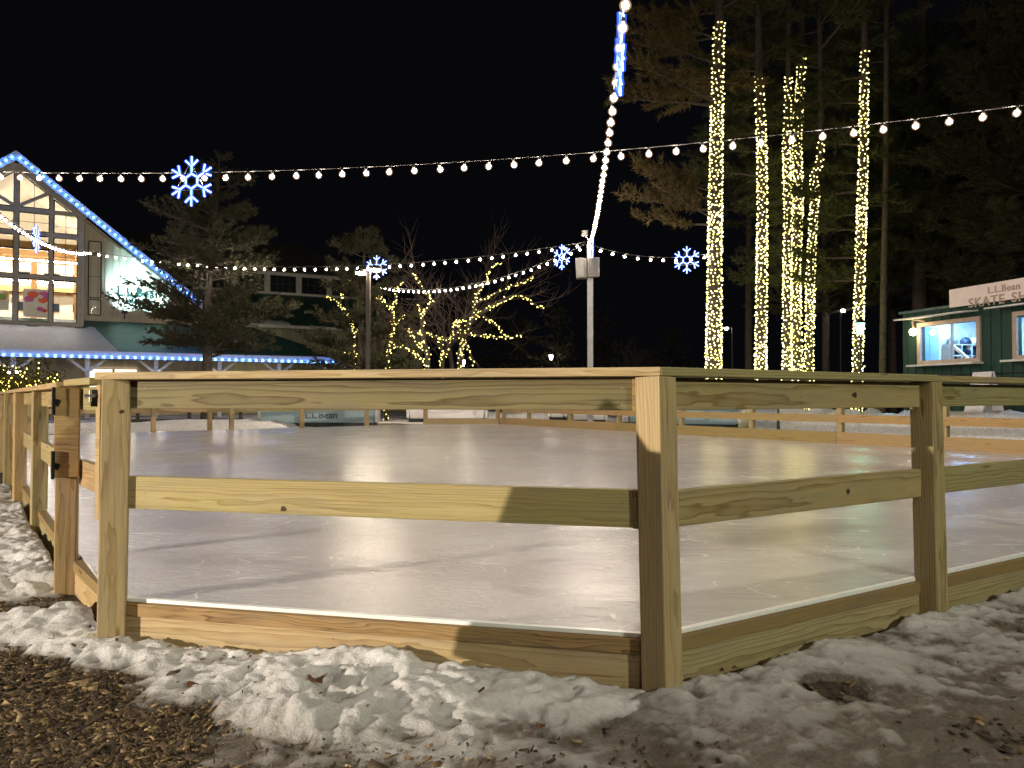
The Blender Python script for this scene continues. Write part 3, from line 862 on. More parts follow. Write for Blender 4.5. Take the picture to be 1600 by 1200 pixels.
# ------------------------------------------------------------------ strings of bulbs
def bulb_mesh():
    m = MB()
    m.lathe([(0.016, 0.085), (0.02, 0.08), (0.022, 0.045), (0.02, 0.035)], n=8, mi=0)
    for r, mi in ((0.036, 1), (0.060, 2)):
        prof = [(max(0.004, r * math.sin(a)), -0.02 + r * math.cos(a)) for a in [0.36 + i * (math.pi - 0.38) / 6 for i in range(7)]]
        m.lathe(prof, n=10, mi=mi)
    return m.mesh('bulb', [M['cable'], M['bulb'], M['glow_globe']], smooth=True)
BULB = bulb_mesh()
def string_lights(label, path, spacing=0.45, start=0.2, stop=None, extra=None):
    """path: dense list of points of the cable"""
    path = [Vector(p) for p in path]
    t = thing('string_lights', label, 'string lights', path[0], 'warm bulb strings over the rink')
    m = MB(); m.tube(path, 0.009, 5)
    if extra:
        for e in extra: m.tube(e, 0.006, 4)
    m.build('cable', M['cable'], t)
    acc = 0; nxt = start
    tot = sum((b - a).length for a, b in zip(path, path[1:]))
    stop = stop if stop is not None else tot
    rr = random.Random(len(label))
    n = 0
    for a, b in zip(path, path[1:]):
        L = (b - a).length
        while nxt <= acc + L and nxt < stop and n < 100:
            p = a.lerp(b, (nxt - acc) / L)
            o = bpy.data.objects.new('bulb', BULB); col.objects.link(o); o.parent = t
            o.location = p - Vector((0, 0, 0.09)) - path[0]
            o.rotation_euler = (rr.uniform(-.25, .25), rr.uniform(-.25, .25), 0)
            nxt += spacing * rr.uniform(0.94, 1.06); n += 1
        acc += L
    return t
def sagpath(a, b, sag, n=48):
    a, b = Vector(a), Vector(b)
    return [a.lerp(b, i / n) - Vector((0, 0, sag * 4 * (i / n) * (1 - i / n))) for i in range(n + 1)]
TOP = W(922, 374, 26.5)
# A: across the rink
pathA = []
for i in range(61):
    x = -14.6 + 27.4 * i / 60
    pathA.append((x, 12.7 - 0.2 * x, 5.05 + 0.0045 * (x + 0.8) ** 2))
string_lights('bulb string sagging right across the picture above the whole rink', pathA)
# B: along the rink from the far pole over the camera
pathB = []
for i in range(81):
    y = 26.4 - 35.4 * i / 80
    pathB.append((1.2 + (y - 8.35) * 0.0848, y, 4.95 + 0.0054 * (y - 9) ** 2))
string_lights('steep bulb string running from the top of the picture down to the grey pole', pathB, start=0.3)
# C: pole to the first lit pine
C1 = W(1108, 396, 25.4)
pathC = sagpath(W(928, 384, 26.5), C1, 0.25)
string_lights('short bulb string between the grey pole and the nearest lit pine trunk', pathC, start=0.25)
# D: pole to the left
D1 = W(138, 392, 32.0)
pathD = sagpath(W(915, 378, 26.5), D1, 0.78)
string_lights('long bulb string from the grey pole leftwards to the glazed gable', pathD, start=0.3, extra=[[D1, W(121, 380, 39.0)]])
# F: near left to D1
pathF = []
for i in range(41):
    y = 32.0 - 23.0 * i / 40
    pathF.append((D1.x + 0.357 * (32 - y), y, D1.z - 0.0094 * 11.5 ** 2 + 0.0094 * (y - 20.5) ** 2))
string_lights('bulb string dropping across the lit gable windows from the left picture edge', pathF)
# E: pole to the post by the lamp
E1 = W(592, 446, 38.0)
pathE = sagpath(W(915, 381, 26.5), E1, 0.75)
string_lights('lower bulb string curving from the grey pole to a post by the street lamp', pathE, start=0.3)

# snowflakes
def flake(label, c, u, size=0.92):
    u = Vector((u[0], u[1], 0)).normalized(); v = Vector((0, 0, 1)); c = Vector(c)
    t = thing('snowflake_light', label, 'snowflake light', c, 'blue snowflake lights on the bulb strings')
    s = size / 2
    P = lambda r, a: c + (u * math.sin(a) + v * math.cos(a)) * r * s
    nrm = u.cross(v)
    rc_, rj = 0.013, 0.036
    def seg(m, a, b):
        m.tube([a, b], rc_, 6, 0); m.tube([a, b], rj, 8, 1)
    m = MB()
    for k in range(6): seg(m, P(0.30, k * math.pi / 3), P(0.30, (k + 1) * math.pi / 3))
    m.build('hexagon', [M['rope'], M['halo_jacket']], t)
    for k in range(6):
        a = k * math.pi / 3
        m = MB(); seg(m, P(0.30, a), P(1.0, a))
        for sg in (-1, 1):
            dirv = (u * math.sin(a + sg * 0.85) + v * math.cos(a + sg * 0.85))
            seg(m, P(0.60, a), P(0.60, a) + dirv * 0.36 * s)
        m.build('arm', [M['rope'], M['halo_jacket']], t)
    m = MB()
    for a in (0, 2, 4):
        m.tube([P(0.75, a * math.pi / 3) + nrm * 0.035, P(0.75, (a + 2) * math.pi / 3) + nrm * 0.035], 0.006, 5)
    m.build('frame', M['steel'], t)
    return t
def on_path(path, f):
    path = [Vector(p) for p in path]
    best = min(range(len(path) - 1), key=lambda i: abs(f(path[i])))
    return path[best], (path[best + 1] - path[best]).normalized()
def pxx(p): return 800 + F * p.x / p.y
for (lab, path, px, dz) in (('largest blue snowflake light, high on the string over the left pine', pathA, 299, -0.16),
                            ('blue snowflake light beside the twin head street lamp', pathD, 592, -0.1),
                            ('blue snowflake light just left of the grey pole', pathE, 882, -0.08),
                            ('blue snowflake light just left of the nearest lit pine trunk', pathC, 1073, -0.12),
                            ('narrow edge-on blue snowflake light before the lit gable windows', pathF, 53, -0.05)):
    p, d = on_path(path, lambda q: pxx(q) - px)
    flake(lab, p + Vector((0, 0, dz)), d)
p, d = on_path(pathB, lambda q: q.y - 8.35)
flake('tall edge-on blue snowflake light near the top of the picture', p + Vector((0.0, 0, -0.16)), d + Vector((0.03, 0, 0)))
p, d = on_path(pathB, lambda q: q.y - 25.6)
flake('small edge-on blue snowflake light against the grey pole top', p + Vector((0.08, 0, -0.3)), d, 0.7)

# ------------------------------------------------------------------ poles and lamps
def speaker_pole():
    b = V2(TOP.x, TOP.y)
    t = thing('pole', 'square grey steel pole with two speakers where the bulb strings meet', 'pole', b)
    m = MB(); m.box((b.x, b.y, 3.3), (0.19, 0.19, 6.6)); m.build('shaft', M['galv'], t, bevel=0.015)
    m = MB(); m.box((b.x, b.y, 0.02), (0.45, 0.45, 0.04)); m.build('base_plate', M['galv'], t)
    m = MB()
    c = W(919, 372, 26.4); m.box((c.x - 0.12, c.y, 6.78), (0.2, 0.16, 0.19)); m.build('junction_box', M['grey_box'], t, bevel=0.01)
    m = MB(); m.bar((b.x, b.y, 6.5), (c.x - 0.12, c.y, 6.72), 0.03, 0.03); m.build('bracket', M['galv'], t)
    # front speaker
    c = W(927, 418, 26.25)
    s = thing('loudspeaker', 'pale grey box speaker facing the rink on the grey pole', 'speaker', c, 'speakers on the grey pole')
    m = MB(); m.box(c, (0.40, 0.24, 0.66), 0.05); m.build('cabinet', M['grey_box'], s, bevel=0.02)
    m = MB(); m.box((c.x - 0.006, c.y - 0.123, c.z), (0.33, 0.012, 0.59), 0.05); m.build('grille', M['grille'], s)
    c = W(909, 420, 26.55)
    s = thing('loudspeaker', 'wedge shaped grey speaker turned left on the grey pole', 'speaker', c, 'speakers on the grey pole')
    m = MB()
    lo = [(-0.22, -0.26), (0.05, -0.30), (0.19, -0.1), (0.19, 0.12), (-0.16, 0.2)]
    m.loft([(c.x + x - 0.0, c.y + y, c.z - 0.36 + 0.05 * (x + 0.2)) for x, y in lo], [(c.x + x - 0.03, c.y + y, c.z + 0.34) for x, y in lo])
    m.build('cabinet', M['grey_box'], s, bevel=0.02)
    m = MB(); m.bar((c.x + 0.15, c.y, c.z - 0.27), (b.x, b.y - 0.02, c.z - 0.27), 0.05, 0.04); m.build('bracket', M['galv'], s)
speaker_pole()

def twin_lamp():
    b = W(575, 577, 28); b.z = 0
    t = thing('street_lamp', 'tall dark street lamp with two lit heads beside the snowflake', 'street lamp', b)
    hz = W(575, 424, 28).z
    m = MB(); m.box((b.x, b.y, hz / 2), (0.15, 0.15, hz)); m.build('pole', M['dark_pole'], t, bevel=0.01)
    for px, py in ((567, 426), (584, 421)):
        h = W(px, py, 28)
        s = 1 if h.x > b.x else -1
        m = MB(); m.bar((b.x, b.y, h.z), (h.x, h.y, h.z + 0.0), 0.06, 0.05); m.build('arm', M['dark_pole'], t)
        hd = MB(); hd.lathe([(0.2, 0.0), (0.24, 0.03), (0.22, 0.1), (0.1, 0.16)], (h.x + s * 0.08, h.y, h.z), 14); ho = hd.build('lamp_head', M['dark_pole'], t)
        ln = MB(); ln.lathe([(0.05, -0.09), (0.15, -0.06), (0.19, -0.001)], (h.x + s * 0.08, h.y, h.z), 14); ln.build('lens', M['lamp_head'], ho, smooth=True)
twin_lamp()
def small_lamp(px, py, d, label, arm=0.35, pole_px=None):
    h = W(px, py, d)
    t = thing('street_lamp', label, 'street lamp', (h.x + arm, h.y, 0))
    m = MB(); m.tube([(h.x + arm, h.y, 0), (h.x + arm, h.y, h.z + 0.05)], 0.05, 8); m.build('pole', M['dark_pole'], t)
    m = MB(); m.bar((h.x + arm, h.y, h.z + 0.05), (h.x, h.y, h.z + 0.09), 0.05, 0.05); m.box((h.x, h.y, h.z + 0.08), (0.34, 0.24, 0.07)); m.build('lamp_head', M['dark_pole'], t)
    m = MB(); m.lathe([(0.05, -0.09), (0.12, -0.06), (0.13, 0.04)], h, 10); m.build('lens', M['lamp_white'], t, smooth=True)
small_lamp(1135, 513, 46, 'distant street lamp with one white head right of the nearest lit trunk')
small_lamp(1317, 485, 38, 'dim street lamp on a thin pole left of the green lantern', -0.12)
def lantern(px, py, d, label, mat='lantern', green=True):
    h = W(px, py, d)
    t = thing('lantern_post', label, 'lantern', (h.x, h.y, 0))
    m = MB(); m.lathe([(0.06, 0), (0.05, 0.3), (0.035, 0.35), (0.03, h.z - 0.3), (0.06, h.z - 0.27)], (h.x, h.y, 0), 10); m.build('pole', M['dark_pole'], t)
    m = MB(); m.lathe([(0.09, -0.2), (0.15, 0.16)], h, 6); m.build('glass', M[mat], t)
    m = MB(); m.lathe([(0.20, 0.162), (0.17, 0.2), (0.05, 0.33), (0.02, 0.4)], h, 6); m.build('hood', M['dark_pole'], t)
lantern(1344, 513, 25.0, 'green glowing lantern on a post before a lit pine trunk')
lantern(723, 567, 46, 'small white lantern glowing between the wrapped bare trees', 'lamp_white')
lantern(861, 558, 60, 'tiny distant white lamp left of the grey pole', 'lamp_white')
# post that carries string E
t = thing('wooden_post', 'brown timber post holding the lower bulb string behind the street lamp', 'post', (E1.x, E1.y, 0))
m = MB(); m.box((E1.x, E1.y, (E1.z + .1) / 2), (0.2, 0.2, E1.z + .1)); m.build('shaft', M['bark'], t)
m = MB(); m.bar((E1.x - 0.5, E1.y, E1.z - .1), (E1.x + 0.05, E1.y, E1.z - .1), 0.1, 0.1); m.build('crossarm', M['bark'], t)

# lamp posts behind the camera (they light the near fence)
def flood(label, x, y, z, aim, power, colr, size=0.28):
    t = thing('street_lamp', label, 'street lamp', (x, y - 0.5, 0))
    m = MB(); m.tube([(x, y - 0.5, 0), (x, y - 0.5, z + 0.2)], [0.09, 0.06], 10); m.build('pole', M['dark_pole'], t)
    m = MB(); m.bar((x, y - 0.5, z + 0.15), (x, y, z + 0.15), 0.07, 0.06); m.build('arm', M['dark_pole'], t)
    m = MB(); m.box((x, y, z + 0.09), (0.5, 0.5, 0.14)); m.build('lamp_head', M['dark_pole'], t, bevel=0.02)
    ld = bpy.data.lights.new('lamp', 'AREA'); ld.shape = 'DISK'; ld.size = size; ld.energy = power; ld.color = colr
    lo = bpy.data.objects.new('lamp', ld); col.objects.link(lo); lo.parent = t
    d = (Vector(aim) - Vector((x, y, z))).normalized()
    lo.location = (0, 0.5, z)
    lo.rotation_euler = d.to_track_quat('-Z', 'Y').to_euler()
KEY = (-12.6, -4.1, 2.5)
flood('tall street lamp standing far left of the viewer lighting the fence', *KEY, (0, 3, 0.6), 2750, (1.0, 0.88, 0.71), 0.06)
flood('street lamp behind the viewer on the right lighting the slush', 7.0, -7.5, 5.6, (1.5, 4, 0.0), 950, (0.97, 1.0, 0.76), 0.6)
# unseen blocker added to throw the shadow on the fence
# outline traced back from the lamp so that its shadow lies on the right half of the near fence
ox = -3.0
def occ(px_, py_, pz_):
    k = (ox - KEY[0]) / (px_ - KEY[0]); return KEY[1] + (py_ - KEY[1]) * k, KEY[2] + (pz_ - KEY[2]) * k
ya, za = occ(-0.05, 2.69, 0.62); yb, zb = occ(-0.25, 2.72, 0.10); zt_ = occ(0.49, 2.55, 0.82)[1]
sl_ = (yb - ya) / (za - zb)
ye = lambda z: ya + (za - z) * sl_
t = thing('shadow_blocker', 'dark unseen panel on two posts added left of the viewer to cast shade', 'shadow blocker', (ox, -1.0, 0))
m = MB()
q = [(ye(.62) + .02, .62), (ye(1.12), 1.12), (0.985, 1.25), (0.89, 1.385), (0.775, 1.268), (-1.6, 1.25), (-2.6, 1.0), (-2.6, .62)]
m.loft([Vector((ox, y, z)) for y, z in q], [Vector((ox - .05, y - .03, z)) for y, z in q]); m.build('panel', M['shack_green'], t)
for y in (0.4, -2.2):
    m = MB(); m.box((ox - .09, y, .55), (.08, .08, 1.1)); m.build('post', M['dark_pole'], t)

# poles at the ends of the across string and behind the viewer
for (x, y, z, lab) in ((-14.6, 15.62, 6.0, 'plain steel pole beyond the left picture edge'), (12.8, 10.14, 5.95, 'plain steel pole beyond the right picture edge'),
                       (-0.27, -9.0, 6.75, 'plain steel pole behind the viewer'), (pathF[-1][0], pathF[-1][1], pathF[-1][2] + 0.1, 'plain steel pole left of the viewer')):
    m = MB(); m.tube([(x, y, 0), (x, y, z)], 0.09, 10); m.lathe([(0.2, 0), (0.2, 0.03)], (x, y, 0), 10)
    tag(m.build('pole', M['galv']), lab, 'pole')

# ------------------------------------------------------------------ LED wraps
def led_mesh(mat, r):
    m = MB()
    m.add([(r, 0, 0), (-r, 0, 0), (0, r, 0), (0, -r, 0), (0, 0, r), (0, 0, -r)],
          [(0, 2, 4), (2, 1, 4), (1, 3, 4), (3, 0, 4), (2, 0, 5), (1, 2, 5), (3, 1, 5), (0, 3, 5)])
    return m.mesh('led', mat)
LED = led_mesh(M['led_warm'], 0.026)
LEDS = led_mesh(emit('led_yellow_white', (1.0, 0.82, 0.17), 4.5), 0.027)
LEDB = led_mesh(M['led_blue'], 0.045)
LEDY = led_mesh(M['led_yellow'], 0.026)
def add_leds(t, pts, proto, origin, name='led', maxn=100):
    """first 100 as parts, the rest as one part"""
    origin = Vector(origin)
    for p in pts[:maxn]:
        o = bpy.data.objects.new(name, proto); col.objects.link(o); o.parent = t; o.location = Vector(p) - origin
    rest = pts[maxn:]
    if len(rest):
        bv = np.array([v.co[:] for v in proto.vertices]); bt = np.array([p.vertices[:] for p in proto.polygons])
        A = np.array([tuple(Vector(p)) for p in rest])
        V = (A[:, None, :] + bv[None]).reshape(-1, 3)
        Tt = (bt[None] + (np.arange(len(A)) * len(bv))[:, None, None]).reshape(-1, 3)
        o = link(name + '_mass', mesh_np(name + '_mass', V, Tt, proto.materials[0]), t)
        o['kind'] = 'stuff'

def interp_path(pts, z):
    for (a, b) in zip(pts, pts[1:]):
        if a.z <= z <= b.z: return a.lerp(b, (z - a.z) / max(1e-6, b.z - a.z))
    return pts[-1]

def smooth_path(pts, n=6):
    pts = [Vector(p) for p in pts]
    out = []
    for i in range(len(pts) - 1):
        p0_, p1_, p2_, p3_ = pts[max(i - 1, 0)], pts[i], pts[i + 1], pts[min(i + 2, len(pts) - 1)]
        for k in range(n):
            t = k / n
            out.append(0.5 * ((2 * p1_) + (p2_ - p0_) * t + (2 * p0_ - 5 * p1_ + 4 * p2_ - p3_) * t * t + (3 * p1_ - p0_ - 3 * p2_ + p3_) * t ** 3))
    out.append(pts[-1])
    return out

# ------------------------------------------------------------------ pines
def needle_tris(P, Dr, n, length, width, rs, spread=0.9):
    """tufts: n thin triangles at each point P pointing round direction Dr"""
    P = np.repeat(P, n, 0); Dr = np.repeat(Dr, n, 0)
    d = Dr + rs.normal(0, spread, Dr.shape); d /= np.linalg.norm(d, axis=1)[:, None]
    s = np.cross(d, rs.normal(0, 1, d.shape)); s /= np.linalg.norm(s, axis=1)[:, None] + 1e-9
    L = length * rs.uniform(0.6, 1.2, (len(P), 1)); w = width * rs.uniform(0.7, 1.3, (len(P), 1))
    a = P - s * w; b = P + s * w; c = P + d * L
    V = np.stack([a, b, c], 1).reshape(-1, 3)
    return V
def pine(label, path, r0, r1, crown, seed, mat='needle', group='pines right of the rink', blen=3.5, whorl=1.1, per=5, dens=1.0, droop=0.0, name='pine_tree', nl=0.24, nw=0.015, shape=None, twig_step=0.20, extra=(), bark='bark', skip=0.0, ntuft=11, back=None, back_z=99, lim=None):
    """path: trunk points; crown=(z0,z1) of foliage; extra: (z, azimuth, length, rise) explicit limbs"""
    rs = np.random.RandomState(seed)
    path = smooth_path(path, 5)
    t = thing(name, label, 'tree', (path[0].x, path[0].y, 0), group)
    m = MB(); n = len(path)
    zt = path[-1].z
    m.tube(path, [max(0.02, r0 + (r1 - r0) * (p.z / zt)) * (1.25 if p.z < 0.3 else 1) for p in path], 10)
    limbs = []
    z = crown[0]
    while z < crown[1]:
        f = (z - crown[0]) / max(0.1, crown[1] - crown[0])
        L0 = shape(f) if shape else blen * (1 - 0.55 * f)
        a0 = rs.uniform(0, 6.28)
        for k in range(per):
            if rs.rand() < skip: continue
            az_ = a0 + k * 6.28 / per + rs.uniform(-.4, .4)
            if back is not None and z < back_z and math.sin(az_) < back: continue
            if lim: L0 = min(L0, lim(z, az_))
            limbs.append((z + rs.uniform(-.4, .4), az_, L0 * rs.uniform(0.6, 1.2), rs.uniform(0.0, 0.35) - droop))
        z += whorl * rs.uniform(0.7, 1.3)
    limbs += list(extra)
    PP, DD = [], []
    for (z, az, L, rise) in limbs:
        b = interp_path(path, min(z, zt - 0.1))
        d = Vector((math.cos(az), math.sin(az), rise)).normalized()
        side = Vector((-math.sin(az), math.cos(az), 0))
        pts = []
        bend = rs.uniform(-.25, .25); up = rs.uniform(0.02, 0.12)
        ns = 7
        for i in range(ns + 1):
            s = L * i / ns
            pts.append(b + d * s + side * (bend * s * s / max(L, 1) * 0.4) + Vector((0, 0, up * s * s / max(L, 1) * 0.6 + rs.uniform(-.03, .03) * s ** .5)))
        rb = max(0.02, 0.016 * L)
        m.tube(pts, [rb * (1 - 0.8 * i / ns) for i in range(ns + 1)], 5, cap=False)
        s = L * rs.uniform(0.18, 0.34)
        while s < L:
            i = min(ns - 1, int(s / L * ns)); q = pts[i].lerp(pts[i + 1], s / L * ns - i)
            tang = (pts[i + 1] - pts[i]).normalized()
            for sg in (-1, 1):
                tl = (0.28 * (L - s) + 0.35) * rs.uniform(0.6, 1.25)
                td = (tang * rs.uniform(0.4, 1.0) + side * sg * rs.uniform(0.3, 1.0) + Vector((0, 0, rs.uniform(-.25, .75)))).normalized()
                m.tube([q, q + td * tl], [0.012, 0.005], 3, cap=False)
                k = max(2, int(tl / 0.11 * dens))
                for j in range(k):
                    w = (j + 0.8) / k
                    c = q + td * tl * w
                    PP.append((c.x, c.y, c.z + rs.normal(0, .03))); DD.append((td.x, td.y, td.z + 0.15))
            s += twig_step * rs.uniform(0.7, 1.3)
        e = pts[-1]; PP.append(tuple(e)); DD.append(tuple((pts[-1] - pts[-2]).normalized()))
    m.build('trunk', M[bark], t, smooth=True)
    V = needle_tris(np.array(PP), np.array(DD), ntuft, nl, nw, rs, 0.62)
    link('crown', mesh_np('crown', V, np.arange(len(V)).reshape(-1, 3), M[mat]), t)
    return t, path

def trunk_px(pts, d, top_px, top_z):
    p = [W(px, py, d) for px, py in pts]
    p[0].z = -0.1
    p.append(Vector((W(top_px, 0, d).x, d, top_z)))
    return p
lit = []
pa = trunk_px([(1113, 578), (1116, 480), (1117, 380), (1119, 250), (1121, 140), (1124, 25)], 25.5, 1126, 19)
exA = [(W(0, 330, 25.5).z, math.pi + 0.1, 3.1, 0.10), (W(0, 352, 25.5).z, math.pi - 0.25, 2.6, 0.12), (W(0, 342, 25.5).z, math.pi + 0.55, 2.6, 0.2), (W(0, 315, 25.5).z, math.pi + 0.3, 3.0, 0.28), (W(0, 300, 25.5).z, math.pi - .1, 2.7, 0.3),
       (W(0, 165, 25.5).z, math.pi + .1, 3.6, 0.05), (W(0, 150, 25.5).z, math.pi - .3, 3.6, 0.15), (W(0, 160, 25.5).z, math.pi + .5, 3.4, 0.2), (W(0, 100, 25.5).z, math.pi + .2, 3.3, 0.2), (W(0, 60, 25.5).z, math.pi - .1, 3.0, 0.3)]
pine('tall pine with the thickest lit trunk, nearest to the grey pole', pa, 0.25, 0.12, (12.2, 18), 21, 'needle_brown', blen=3.0, extra=exA, per=6, dens=1.25, back=0.25, back_z=14)
lit.append((pa, 0.25, 0.12, 13.75, 'warm light chain wound up the nearest and thickest pine trunk'))
defs = [
 ([(1187, 578), (1190, 450), (1191, 330), (1190, 220), (1186, 118)], 26.8, 1184, 19, .18, .11, 'pine with lit straight trunk standing alone right of the nearest lit pine', 'warm light chain on the lone straight trunk right of the nearest lit pine', 118),
 ([(1229, 578), (1230, 450), (1231, 330), (1229, 230), (1232, 118)], 27.3, 1233, 19, .135, .08, 'leftmost pine of the close trio of lit trunks', 'warm light chain on the leftmost trunk of the close trio', 118),
 ([(1249, 578), (1243, 450), (1247, 330), (1246, 200), (1253, 82)], 28.8, 1257, 20, .18, .11, 'middle and tallest pine of the close trio of lit trunks', 'warm light chain on the middle and tallest trunk of the close trio', 82),
 ([(1263, 578), (1266, 450), (1270, 360), (1274, 300), (1272, 275), (1283, 218)], 27.6, 1279, 18, .135, .08, 'rightmost pine of the close trio with a crooked lit trunk', 'warm light chain on the crooked shorter trunk of the close trio', 220),
 ([(1337, 578), (1343, 450), (1346, 350), (1349, 240), (1350, 160), (1351, 70)], 26.5, 1353, 19, .155, .09, 'slender lit pine standing alone behind the green lantern', 'warm light chain on the slender trunk behind the green lantern', 72),
]
for i, (pts, d, tp, tz, ra, rb, lab, lab2, topy) in enumerate(defs):
    p = trunk_px(pts, d, tp, tz)
    c0z = (7.5, 14.3, 5.4, 12.3, 5.2)[i]
    pine(lab, p, ra, rb, (c0z, 17), 40 + i, 'needle', blen=3.4 if i != 4 else 3.6, per=6, whorl=0.95, dens=1.1, skip=0.15, back=0.3, back_z=(14, 15, 15.6, 13, 15)[i])
    lit.append((p, ra, rb, W(0, topy, d).z, lab2))
# unlit pines
def mk(pts, d, tp, tz, ra, rb, lab, c0, seed, **kw):
    pine(lab, trunk_px(pts, d, tp, tz), ra, rb, (c0, 19), seed, **kw)
mk([(1378, 578), (1381, 450), (1384, 300), (1385, 150)], 27, 1386, 18, .13, .08, 'thin unlit pine trunk right of the green lantern', 7.2, 61, blen=2.4, per=4, skip=.3, back=-.2)
mk([(1437, 578), (1437, 440), (1440, 300), (1441, 150)], 37, 1442, 21, .36, .24, 'thick unlit pine trunk behind the left end of the green shack', 8.5, 62, blen=4.6, per=7, whorl=.95)
mk([(1461, 578), (1462, 440), (1463, 300), (1462, 150)], 40, 1462, 21, .26, .18, 'unlit pine trunk close right of the thick unlit one', 9.0, 63, blen=4.6, per=7, whorl=.95, mat='needle_dark')
mk([(1290, 578), (1290, 440), (1288, 300), (1285, 150)], 39, 1285, 21, .2, .12, 'dark background pine seen behind the close trio of lit trunks', 5.5, 64, blen=4.8, per=7, whorl=.95, mat='needle_dark')
mk([(1395, 578), (1395, 440), (1398, 300), (1398, 150)], 44, 1398, 22, .25, .15, 'dark background pine between the lantern and the green shack', 6.5, 65, blen=5.0, per=7, whorl=.95, mat='needle_dark')
mk([(1545, 578), (1545, 440), (1540, 300), (1540, 150)], 36, 1540, 20, .25, .15, 'dark background pine rising behind the white shack sign', 6.0, 66, blen=5.0, per=7, whorl=.95, mat='needle_dark')
mk([(1640, 578), (1640, 440), (1640, 300), (1640, 150)], 31, 1640, 20, .25, .15, 'dark background pine at the right picture edge', 7.0, 67, blen=5.2, per=7, whorl=.95, mat='needle_dark')
mk([(1170, 578), (1170, 440), (1172, 300), (1170, 150)], 41, 1170, 21, .22, .12, 'dark background pine between the first two lit trunks', 11.0, 68, blen=4.8, per=7, whorl=.95, mat='needle_dark')

def wrap(p, r0, r1, ztop, label, seed):
    rr = random.Random(seed)
    sp = smooth_path(p, 6); zt = sp[-1].z
    t = thing('fairy_lights', label, 'fairy lights', (p[0].x, p[0].y, 0), 'warm light chains on the pine trunks')
    pts = []; wire = []
    z = 0.15; a = rr.uniform(0, 6.28)
    while z < ztop:
        c = interp_path(sp, z); r = (r0 + (r1 - r0) * z / zt) + 0.018
        pos = Vector((c.x + r * math.cos(a), c.y + r * math.sin(a), z))
        wire.append(pos)
        jit = Vector((rr.gauss(0, .012), rr.gauss(0, .012), rr.gauss(0, .05)))
        pts.append((math.sin(a), pos + jit + Vector((math.cos(a), math.sin(a), 0)) * 0.012))
        step = 0.125 * (1 + 0.25 * rr.random())
        da = step / r
        a += da
        f = z / ztop
        pitch = (0.10 if f < 0.7 else 0.10 + 0.45 * (f - 0.7)) * (1 + 0.35 * math.sin(z * 1.7 + seed))
        z += pitch * da / (2 * math.pi)
    m = MB(); m.tube(wire, 0.005, 3, cap=False); m.build('wire', M['cable'], t)
    vis = [q for s, q in pts if s < 0.15]; hid = [q for s, q in pts if s >= 0.15]
    rr.shuffle(vis)
    add_leds(t, vis + hid, LED, (p[0].x, p[0].y, 0))
for i, L in enumerate(lit): wrap(*L, seed=100 + i)

# left pines before the building
def left_shape(f): return (3.7 if f < 0.12 else 3.8 * (1 - f) ** 0.7 + 0.35)
pL = [W(324, 578, 31), W(325, 480, 31), W(330, 400, 31), W(338, 320, 31), W(343, 242, 31)]; pL[0].z = -0.1
pine('large dark open pine standing before the gabled store', pL, 0.24, 0.03, (2.9, 10.6), 71, 'needle_deep', None, whorl=0.55, per=6, shape=left_shape, nl=0.19, nw=0.015, dens=1.1, droop=0.06, twig_step=0.19, skip=0.12, ntuft=11, lim=lambda z, a: 2.7 if (math.cos(a) < -.1 and 4.1 < z < 6.4) else 9)
pM = [W(563, 578, 34), W(564, 500, 34), W(568, 430, 34), W(570, 358, 34)]; pM[0].z = -0.1
pine('smaller dark pine behind the twin head street lamp', pM, 0.2, 0.03, (1.6, 8.4), 72, 'needle_deep', None, whorl=0.6, per=6, shape=lambda f: 2.6 * (1 - f) ** 0.6 + 0.4, nl=0.2, nw=0.016, twig_step=0.2, dens=1.2)
pS = [W(640, 580, 43), W(640, 540, 43)]; pS[0].z = -0.1
pine('low spreading evergreen before the olive end wall of the store', pS, 0.1, 0.04, (0.5, 2.0), 73, 'needle_dark', None, whorl=0.45, per=5, ntuft=7, shape=lambda f: 2.4 * (1 - f) + .5, nl=0.15, nw=0.014)
# distant dark evergreens and one bare tree in the gap
for i, (px, topy, d, sd) in enumerate(((872, 470, 62, 81), (815, 500, 66, 82), (940, 470, 70, 83), (1050, 505, 72, 84), (780, 478, 74, 85))):
    q = [W(px, 578, d), W(px, (578 + topy) / 2, d), W(px, topy, d)]; q[0].z = -0.1
    pine(('faint dark conifer left of the grey pole', 'faint low conifer behind the wrapped bare trees', 'faint dark conifer just right of the grey pole', 'faint low conifer left of the nearest lit trunk', 'faint conifer behind the tips of the wrapped branches')[i],
         q, 0.2, 0.03, (1.0, q[-1].z - 0.3), sd, 'needle_dark', 'faint conifers beyond the rink', whorl=1.0, per=6, shape=lambda f: 3.0 * (1 - f) + .3, nl=0.3, nw=0.03, dens=0.5, twig_step=0.5)

